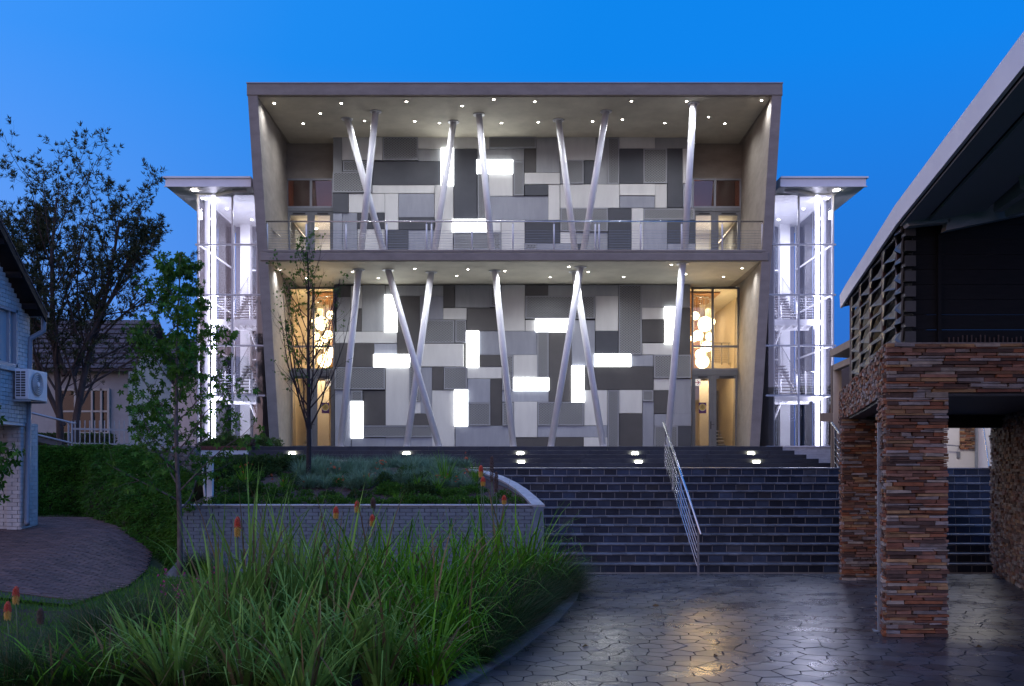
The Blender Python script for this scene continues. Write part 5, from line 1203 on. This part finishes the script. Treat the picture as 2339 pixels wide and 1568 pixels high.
lily(1152, 1150, 14.3, 'low orange torch lily in the bright clump by the planter corner', .12)
# pink flowers over the rushes
q = np.random.RandomState(3); P = []; D = []
stems = MB()
for k in range(120):
    p = at(q.uniform(360, 640), q.uniform(1298, 1372), q.uniform(11.0, 12.0)); P.append(tuple(p)); D.append((0, 0, 1))
    stems.tube([(p.x+q.uniform(-.05, .05), p.y, max(gz(p.x, p.y), p.z-.45)), tuple(p)], .0025, 3, cap=False)
V, f = leaves_from(P, D, 5, .028, .018, 1.0, q)
pf_ = link('pink_flowers', npmesh('pink_flowers', V, f, pm('petal_magenta', (.55, .03, .24), (.40, .02, .18), trans=.3))); tag(pf_, 'tiny magenta flowers scattered over the dark rushes by the sapling', 'flowers', kind='stuff')
st_ = stems.build('flower_stems', stalkm); tag(st_, 'thin stems carrying the tiny magenta flowers', 'flowers', kind='stuff')
# lawn blades
def scatter_blades(n, pts, h, wdt, q):
    P = np.array([pts() for _ in range(n)]); a = q.rand(n)*6.283; H_ = (h*(.5+q.rand(n)))[:, None]; s = np.stack([np.cos(a), np.sin(a), np.zeros(n)], 1)*wdt; l = q.randn(n, 3)*.35; l[:, 2] = 1
    V = np.stack([P-s, P+s, P+l*H_], 1).reshape(-1, 3); return V, np.arange(n*3).reshape(-1, 3)
q = np.random.RandomState(8)
def lawnpt():
    while True:
        Y = q.uniform(8.5, 18.6); X = q.uniform(-14, -2.2)
        x = HX+X*F/Y
        if x < -60: continue
        if Y > 14.6 and X < path_right(Y)+.0: continue
        return (X, Y, gz(X, Y)+.0)
V, f = scatter_blades(42000, lawnpt, .05, .004, q)
lawn = link('lawn', npmesh('lawn', V, f, leafmat('lawn_blade', (.11, .27, .025), (.07, .18, .018)))); tag(lawn, 'short mown grass between the path and the planting', 'grass', kind='stuff')
# mulch and pebbles beside the kerb
m = MB()
for k in range(1500):
    Y = R.uniform(8.8, 12.5); X = bed_edge(Y)-.2-abs(R.gauss(0, .5)); s = R.uniform(.008, .022); c = Vector((X, Y, .03+s*.3))
    m.add([tuple(c+Vector(v)*s) for v in ((1, 0, 0), (0, 1, 0), (-1, 0, .1), (0, -1, 0), (.1, 0, .8), (0, 0, -.8))], [(0, 1, 4), (1, 2, 4), (2, 3, 4), (3, 0, 4)])
tag(m.build('mulch', pm('mulch_chips', (.09, .065, .06), (.05, .035, .035), rough=.9, piece=.4)), 'dark gravel mulch along the kerb under the grasses', 'gravel', kind='stuff')
# ---- bank of trailing plants on the left
bot = [ground_hit(*c) for c in ((40, 1180), (110, 1178), (182, 1178), (240, 1196), (292, 1220), (345, 1256), (380, 1290), (400, 1312))]
top = [at(40, 1020, 24.8), at(110, 1022, 24.7), at(180, 1018, 24.5), at(240, 1016, 24.2), at(300, 1020, 23.6), at(350, 1035, 23.0), at(400, 1060, 22.0), at(445, 1085, 20.8)]
def bankpt(u, v):
    i = min(int(u*7), 6); t = u*7-i; b = bot[i].lerp(bot[i+1], t); a = top[i].lerp(top[i+1], t); p = b.lerp(a, v)
    p.z += .35*math.sin(v*math.pi)*(.6); p += Vector((0, -1, .3))*(.16*mnoise.noise(Vector((p.x*1.2, p.y*1.2, p.z*2)))+.08*mnoise.noise(Vector((p.x*4, p.y*4, p.z*4)))); return p
m = MB(); nu, nv = 60, 26
for j in range(nv+1):
    for i in range(nu+1): m.v.append(tuple(bankpt(i/nu, j/nv)))
for j in range(nv):
    for i in range(nu): a = j*(nu+1)+i; m.f.append((a, a+1, a+nu+2, a+nu+1)); m.mi.append(0)
# flat top behind the bank
k = len(m.v)
for i in range(nu+1): p = m.v[nv*(nu+1)+i]; m.v.append((p[0]-.3, 30, 2.35))
for i in range(nu): a = nv*(nu+1)+i; m.f.append((a, a+1, k+i+1, k+i)); m.mi.append(0)
bank = m.build('bank', soil, smooth=True); bank['kind'] = 'structure'
q = np.random.RandomState(11); P = []; D = []
for _ in range(15000):
    u, v = q.rand(), q.rand(); p = bankpt(u, v); P.append(tuple(p+Vector((0, -.03, .02)))); D.append((.2+q.randn()*.3, -.7, -.35))
V, f = leaves_from(P, D, 2, .15, .022, .35, q)
tag(link('trailing_plants', npmesh('trailing_plants', V, f, leafmat('trailing_leaf', (.10, .25, .03), (.04, .12, .018)))), 'dense trailing green plants covering the retaining bank', 'ground cover', kind='stuff')
blk = thing('retaining_block', 'bare concrete retaining block showing through the trailing plants', 'concrete block', at(430*0+427/1.0*0+430, 988, 23.3) if False else tuple(at(428, 1705/1.6417, 22.0)))
for i, (x, y) in enumerate(((428/1.0, 1038), (452, 1062))):
    pass
for (x, y, Yb, lb) in ((428, 1032, 20.9, None), (444, 1052, 20.4, None)):
    p = at(x, y, Yb); MB().bev(p.x-.20, p.x+.20, Yb-.1, Yb+.3, p.z-.11, p.z+.11, .02).build('block', kerbm, blk)
# hedge
def leafbox(x0, x1, y0, y1, z0, z1, n, q):
    P = []; D = []
    for _ in range(n):
        w_ = q.rand()
        if w_ < .5: p = (q.uniform(x0, x1), y0+q.rand()*.06, q.uniform(z0, z1)); d = (0, -1, .3)
        elif w_ < .8: p = (q.uniform(x0, x1), q.uniform(y0, y1), z1-q.rand()*.05); d = (0, -.2, 1)
        else: p = (x1-q.rand()*.06, q.uniform(y0, y1), q.uniform(z0, z1)); d = (1, 0, .3)
        P.append(p); D.append(d)
    return P, D
hx0, hx1 = xat(60, 29), xat(236, 29); q = np.random.RandomState(5); P, D = leafbox(hx0, hx1, 29, 30, 1.9, zat(991, 29), 5000, q)
V, f = leaves_from(P, D, 1, .06, .035, .6, q)
hd = thing('hedge', 'low clipped hedge below the windows of the long white house', 'hedge', ((hx0+hx1)/2, 29.5, 2)); link('foliage', npmesh('hedge', V-np.array(hd.location), f, dullm), hd)
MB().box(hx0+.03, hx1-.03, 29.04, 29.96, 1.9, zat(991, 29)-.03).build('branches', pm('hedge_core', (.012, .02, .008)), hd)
# leafy mound generator
def mound(rx, ry, rz, n, ln, wd, mat, seed, upw=.4):
    q = np.random.RandomState(seed); P = []; D = []
    for _ in range(n):
        v = q.randn(3); v[2] = abs(v[2]); v /= np.linalg.norm(v); r = .6+.4*q.rand()**.5; bumps = 1+.18*math.sin(v[0]*7+seed)+.12*math.sin(v[1]*9+2*seed)
        P.append((v[0]*rx*r*bumps, v[1]*ry*r*bumps, v[2]*rz*r*bumps)); D.append(v+np.array([0, 0, upw]))
    V, f = leaves_from(P, D, 2, ln, wd, .55, q); return npmesh('mound', V, f, mat)
herb = [mound(.34, .28, .26, 420, .060, .028, herbm, 60+i) for i in range(3)]
bushm = [mound(.75, .5, .50, 1500, .10, .045, leafmat('bush_leaf', (.13, .19, .07), (.07, .12, .035)), 70+i) for i in range(2)]
darkm = [mound(.5, .4, .34, 900, .07, .03, dullm, 80+i) for i in range(2)]
HG = 'low green herbs along the front of the planter'
x = 500
while x < 1130:
    plant(R.choice(herb), 'low_shrub', 'low green leafy herb in the row behind the planter front coping', 'shrub', x, Y=19.25+R.uniform(-.1, .25), z=1.26, s=R.uniform(.6, 1.0), group=HG); x += R.uniform(18, 30)
for (x, Y, s) in ((520, 20.5, 1.1), (560, 21.2, 1.0), (600, 20.2, 1.0), (640, 19.9, .9), (880, 20.3, .8), (1090, 20.5, .7), (700, 20.0, .6), (1150, 19.8, .6), (1180, 19.4, .5)):
    plant(R.choice(herb), 'low_shrub', 'low green leafy herb scattered on the planter soil', 'shrub', x, Y=Y, z=psoil(0, Y)-.03, s=s, group='scattered herbs on the planter soil')
for (x, Y, s) in ((500, 22.0, 1.0), (540, 22.6, 1.05), (585, 23.0, 1.0), (630, 23.2, 1.0), (675, 23.4, .9), (520, 24.5, 1.0), (600, 25.0, 1.0), (660, 25.0, 1.0)):
    plant(R.choice(darkm), 'low_shrub', 'dense leafy ground cover mound at the back left of the planter', 'shrub', x, Y=Y, z=psoil(0, Y)-.02, s=s, group='ground cover mounds at the back left of the planter')
for k in range(34):
    x = R.uniform(490, 1120); Y = R.uniform(19.7, 22.5)
    if xat(x, Y) > pxr(Y)-.2: continue
    plant(R.choice(herb+darkm), 'low_shrub', 'low green leafy herb scattered on the planter soil', 'shrub', x, Y=Y, z=psoil(xat(x, Y), Y)-.04, s=R.uniform(.45, .9), group='scattered herbs on the planter soil')
FG = 'blue grey fescue tufts in the planter'
for k in range(110):
    x = R.uniform(680, 1075); Y = R.uniform(20.6, 24.8)
    if x > 1010-(Y-20.6)*0 and Y > 23.5: x -= 60
    plant(R.choice(fesc), 'fescue_tuft', 'blue grey fescue tuft massed on the planter behind the small tree', 'grass tuft', x, Y=Y, z=psoil(xat(x, Y), Y)-.02, s=R.uniform(.8, 1.25), group=FG)
for (x, Y, s, lb) in ((1016, 21.0, 1.25, 'tallest spiky green tuft in the planter, in front of the upper steps'), (1085, 21.4, .85, 'spiky green tuft near the planter curve'), (955, 20.6, .7, 'small spiky tuft in the middle of the planter'), (560, 20.9, .95, 'spiky tuft with orange flowers at the left of the planter'),
      (905, 19.5, .45, 'tiny spiky tuft behind the coping'), (840, 20.8, .6, 'small spiky tuft right of the young tree'), (650, 20.8, .6, 'small spiky tuft left of the young tree'), (1000, 20.2, .7, 'spiky tuft below the tallest planter tuft')):
    plant(R.choice(spiky), 'spiky_tuft', lb, 'grass tuft', x, Y=Y, z=psoil(xat(x, Y), Y)-.03, s=s)
q = np.random.RandomState(12); P = []
for (x, y, n) in ((560, 1064, 5), (563, 1090, 4), (768, 1070, 8), (778, 1095, 6), (835, 1092, 4), (870, 1060, 8), (860, 1075, 4), (1000, 1095, 8), (1020, 1098, 5), (1060, 1045, 4), (1068, 1080, 5), (620, 1090, 3), (925, 1120, 4), (640, 1105, 3), (1045, 1100, 5), (705, 1100, 3)):
    for _ in range(n): P.append(tuple(at(x+q.randn()*6, y+q.randn()*5, 20.8+q.randn()*.15)))
V, f = leaves_from(P, [(0, 0, .6)]*len(P), 5, .035, .018, .9, q)
tag(link('orange_flowers', npmesh('orange_flowers', V, f, pm('petal_orange', (.62, .12, .03), (.5, .08, .02), trans=.2))), 'small orange flowers dotted over the planter', 'flowers', kind='stuff')
for (x, Y, s, lb) in ((520, 38.9, 1.0, 'leafy shrub behind the low brick coping, left one'), (560, 39.0, .8, 'leafy shrub behind the sitting cat'), (605, 38.9, .85, 'leafy shrub against the foot of the leaning concrete frame'), (487, 38.8, .7, 'small leafy shrub beside the tower light tube')):
    plant(R.choice(bushm), 'shrub', lb, 'shrub', x, Y=Y, z=PLAT-.05, s=s)
# ---- trees
def grow(mb, ends, p, d, ln, r, lv, P, q, mbs=None):
    n = P['seg'][lv]; pts = [p.copy()]; rad = [r]; dd = d.copy()
    for i in range(n):
        dd = (dd+Vector(q.randn(3))*P['wob'][lv]+Vector((0, 0, P['up'][lv]))).normalized(); p = p+dd*(ln/n); pts.append(p.copy()); rad.append(r*(1-(1-P['tip'][lv])*(i+1)/n))
    mb.tube(pts, rad, (10, 7, 5, 3, 3)[lv], cap=False)
    last = lv == len(P['n'])
    if last or lv >= P['leaf_from']:
        for i in range(1, len(pts)): ends.append((pts[i], (pts[i]-pts[i-1]).normalized(), i/n))
    if last: return
    for k in range(P['n'][lv]):
        t = P['t0'][lv]+(1-P['t0'][lv])*(k+q.rand()*.7)/P['n'][lv]; t = min(t, .98); i = min(int(t*n), n-1); bp = pts[i].lerp(pts[i+1], t*n-i)
        ax = (pts[i+1]-pts[i]).normalized(); a = k*2.4+q.rand()*1.2; o = ax.orthogonal().normalized(); o2 = ax.cross(o); sd = (o*math.cos(a)+o2*math.sin(a))
        an = P['ang'][lv]*(.75+.5*q.rand()); cd = (ax*math.cos(an)+sd*math.sin(an)).normalized()
        sh = P['shape'](t) if lv == 0 else (1-.45*t)
        rr = (r*(1-(1-P['tip'][lv])*t))*P['rr'][lv]
        grow(mb, ends, bp, cd, ln*P['len'][lv]*sh*(.75+.5*q.rand()), rr, lv+1, P, q)
def tree(label, cat, p, trunks, P, leafer, bark, seed, name='tree'):
    t = thing(name, label, cat, tuple(p)); q = np.random.RandomState(seed); mb = MB(); ends = []
    for (off, d, ln, r) in trunks: grow(mb, ends, Vector(p)+Vector(off), Vector(d).normalized(), ln, r, 0, P, q)
    mb.build('trunk', bark, t, smooth=True)
    V, f, mat = leafer(ends, q); link('crown', npmesh('crown', V-np.array(t.location), f, mat), t); return t, ends
# big tree behind the left building: several upright stems, narrow dark leaves in whorls
def oakleaf(ends, q):
    P = []; D = []
    for (p, d, u) in ends:
        if q.rand() < .36: P.append(tuple(p+Vector(q.randn(3))*.03)); D.append(tuple(d))
    return (*leaves_from(P, D, 8, .14, .027, .75, q, up=.15), oakm)
bp_ = at(152, 1020, 27); bp_.z = 2.0
PB = dict(seg=(10, 7, 5, 4), wob=(.05, .10, .14, .2), up=(.03, .07, .05, .04), tip=(.25, .3, .4, .5), n=(19, 7, 6), t0=(.20, .2, .15), ang=(.62, .6, .7), len=(.36, .42, .38), rr=(.42, .5, .55), leaf_from=3, shape=lambda t: 1.15-.75*abs(t-.45))
tree('large dark-leaved tree with several upright stems against the blue sky', 'tree', bp_, [((-.12, 0, 0), (-.07, 0, 1), 7.7, .11), ((.12, .1, 0), (.02, .05, 1), 7.2, .12), ((-.1, .05, 1.2), (-.36, -.1, 1), 4.8, .08), ((.15, .1, 2.6), (.34, .05, 1), 4.2, .08), ((-.1, .1, 2.6), (-.26, .1, 1), 4.6, .08)], PB, oakleaf, barkm, 4, 'large_tree')
# sweetgum sapling in front of the planter
def gum(size, k):
    def fn(ends, q):
        P = []
        for (p, d, u) in ends:
            for _ in range(k): P.append(tuple(p+Vector(q.randn(3))*.07+Vector((0, 0, -.05))))
        return (*star_leaves(P, size, q), gumm)
    return fn
sp = at(411, 1318, 18.0); sp.z = .05
PS = dict(seg=(12, 6, 4), wob=(.03, .10, .16), up=(.05, .03, -.02), tip=(.15, .3, .4), n=(30, 5), t0=(.19, .15), ang=(1.0, .75), len=(.31, .40), rr=(.40, .5), leaf_from=1, shape=lambda t: 1.25-1.05*t)
tree('young tree with lobed green leaves and pale slender trunk before the planter corner', 'tree', sp, [((0, 0, 0), (.01, 0, 1), 6.0, .055)], PS, gum(.10, 3), barkg, 9, 'sapling')
# nearly bare young tree in the planter
def sparse(ends, q):
    P = []
    for (p, d, u) in ends:
        if q.rand() < (.22 if p.x < xat(705, 22) else .09):
            for _ in range(3): P.append(tuple(p+Vector(q.randn(3))*.03))
    return (*star_leaves(P, .045, q), gumm)
tp = at(705, 1078, 22.0); tp.z = 1.8
PT = dict(seg=(12, 8, 5, 3), wob=(.02, .06, .12, .2), up=(.05, .20, .10, .05), tip=(.15, .25, .35, .5), n=(34, 6, 3), t0=(.17, .15, .2), ang=(.78, .50, .6), len=(.46, .38, .38), rr=(.42, .5, .6), leaf_from=2, shape=lambda t: 1.3-1.05*t)
tree('slender young tree with bare upright branches and few tiny leaves in the planter', 'tree', tp, [((0, 0, 0), (-.01, 0, 1), 5.1, .062)], PT, sparse, pm('bark_black', (.035, .027, .03), (.02, .016, .018), rough=.9), 14, 'young_tree')
# branch of another young tree reaching in at the left edge
lp = Vector((-6.9, 12.2, .1))
PE = dict(seg=(10, 6, 4), wob=(.03, .1, .16), up=(.05, .0, -.04), tip=(.2, .3, .4), n=(16, 5), t0=(.35, .15), ang=(1.15, .7), len=(.22, .38), rr=(.4, .5), leaf_from=1, shape=lambda t: 1.0-.5*t)
tree('lobed green leaves of a young tree reaching in from the left edge below the window', 'tree', lp, [((0, 0, 0), (0, 0, 1), 3.7, .05)], PE, gum(.10, 3), barkg, 21, 'sapling')
# ---- cat on the low wall
cp_ = at(575, 1019, 37.9); cz = PLAT+.0
cat = thing('cat', 'small dark brown cat with white chest sitting on the brick coping', 'cat', (cp_.x, 38.0, cz))
def skin(name, V, Ed, rad, mat, parent):
    me = bpy.data.meshes.new(name); me.from_pydata(V, Ed, []); o = link(name, me, parent); me.materials.append(mat)
    m = o.modifiers.new('skin', 'SKIN'); s = o.modifiers.new('sub', 'SUBSURF'); s.levels = s.render_levels = 2
    for sv_, r in zip(me.skin_vertices[0].data, rad): sv_.radius = (r, r)
    me.skin_vertices[0].data[0].use_root = True
    return o
skin('body', [(0, 0, .10), (.04, 0, .18), (.09, 0, .25), (.11, 0, .31), (.13, 0, .36), (.17, 0, .35), (.10, -.04, .14), (.12, -.04, .02), (.10, .04, .14), (.12, .04, .02), (.03, -.07, .05), (.10, -.07, .02), (.03, .07, .05), (.10, .07, .02), (-.08, 0, .04), (-.15, .05, .02), (-.20, .12, .02)],
     [(0, 1), (1, 2), (2, 3), (3, 4), (4, 5), (2, 6), (6, 7), (2, 8), (8, 9), (0, 10), (10, 11), (0, 12), (12, 13), (0, 14), (14, 15), (15, 16)], [.10, .09, .07, .05, .062, .03, .03, .022, .03, .022, .05, .025, .05, .025, .025, .02, .016], pm('cat_fur', (.05, .028, .022), (.02, .014, .012), rough=.9), cat)
for sy in (-1, 1): MB().add([(.11+cp_.x, 38+sy*.02, cz+.40), (.15+cp_.x, 38+sy*.02, cz+.40), (.13+cp_.x, 38+sy*.055, cz+.395), (.13+cp_.x, 38+sy*.045, cz+.455)], [(0, 1, 3), (1, 2, 3), (2, 0, 3)]).build('ear', MATS['cat_fur'], cat)
MB().lathe((cp_.x+.135, 38, cz+.22), [(1e-3, -.07), (.045, -.03), (.05, .02), (1e-3, .08)], 10).build('white_chest', whitep, cat)
for sy in (-1, 1): MB().lathe((cp_.x+.175, 38+sy*.028, cz+.375), [(1e-3, -.01), (.01, 0), (1e-3, .01)], 8).build('eye', gold, cat)

# a few fallen leaves on the paving
for i, (x, y, lb) in enumerate(((1995, 1440, 'dry brown leaf lying against the foot of the near stone pier'), (1490, 1385, 'small dark fallen leaf on the wet paving before the steps'), (1640, 1500, 'fallen leaf on the glowing wet paving near the bottom edge'), (1330, 1480, 'fallen leaf on the paving beside the planting bed'), (2230, 1480, 'fallen leaf on the dark paving right of the near pier'))):
    Yl = E*F/(y-HY); p = at(x, y, Yl); q = np.random.RandomState(90+i)
    V, f = leaves_from([(0, 0, .012)], [(1, q.randn()*.5, .05)], 1, .09, .05, .15, q)
    tag(link('fallen_leaf', npmesh('fallen_leaf', V, f, dry), None, (p.x, Yl, 0), R.uniform(0, 6)), lb, 'leaf', 'fallen leaves on the plaza')
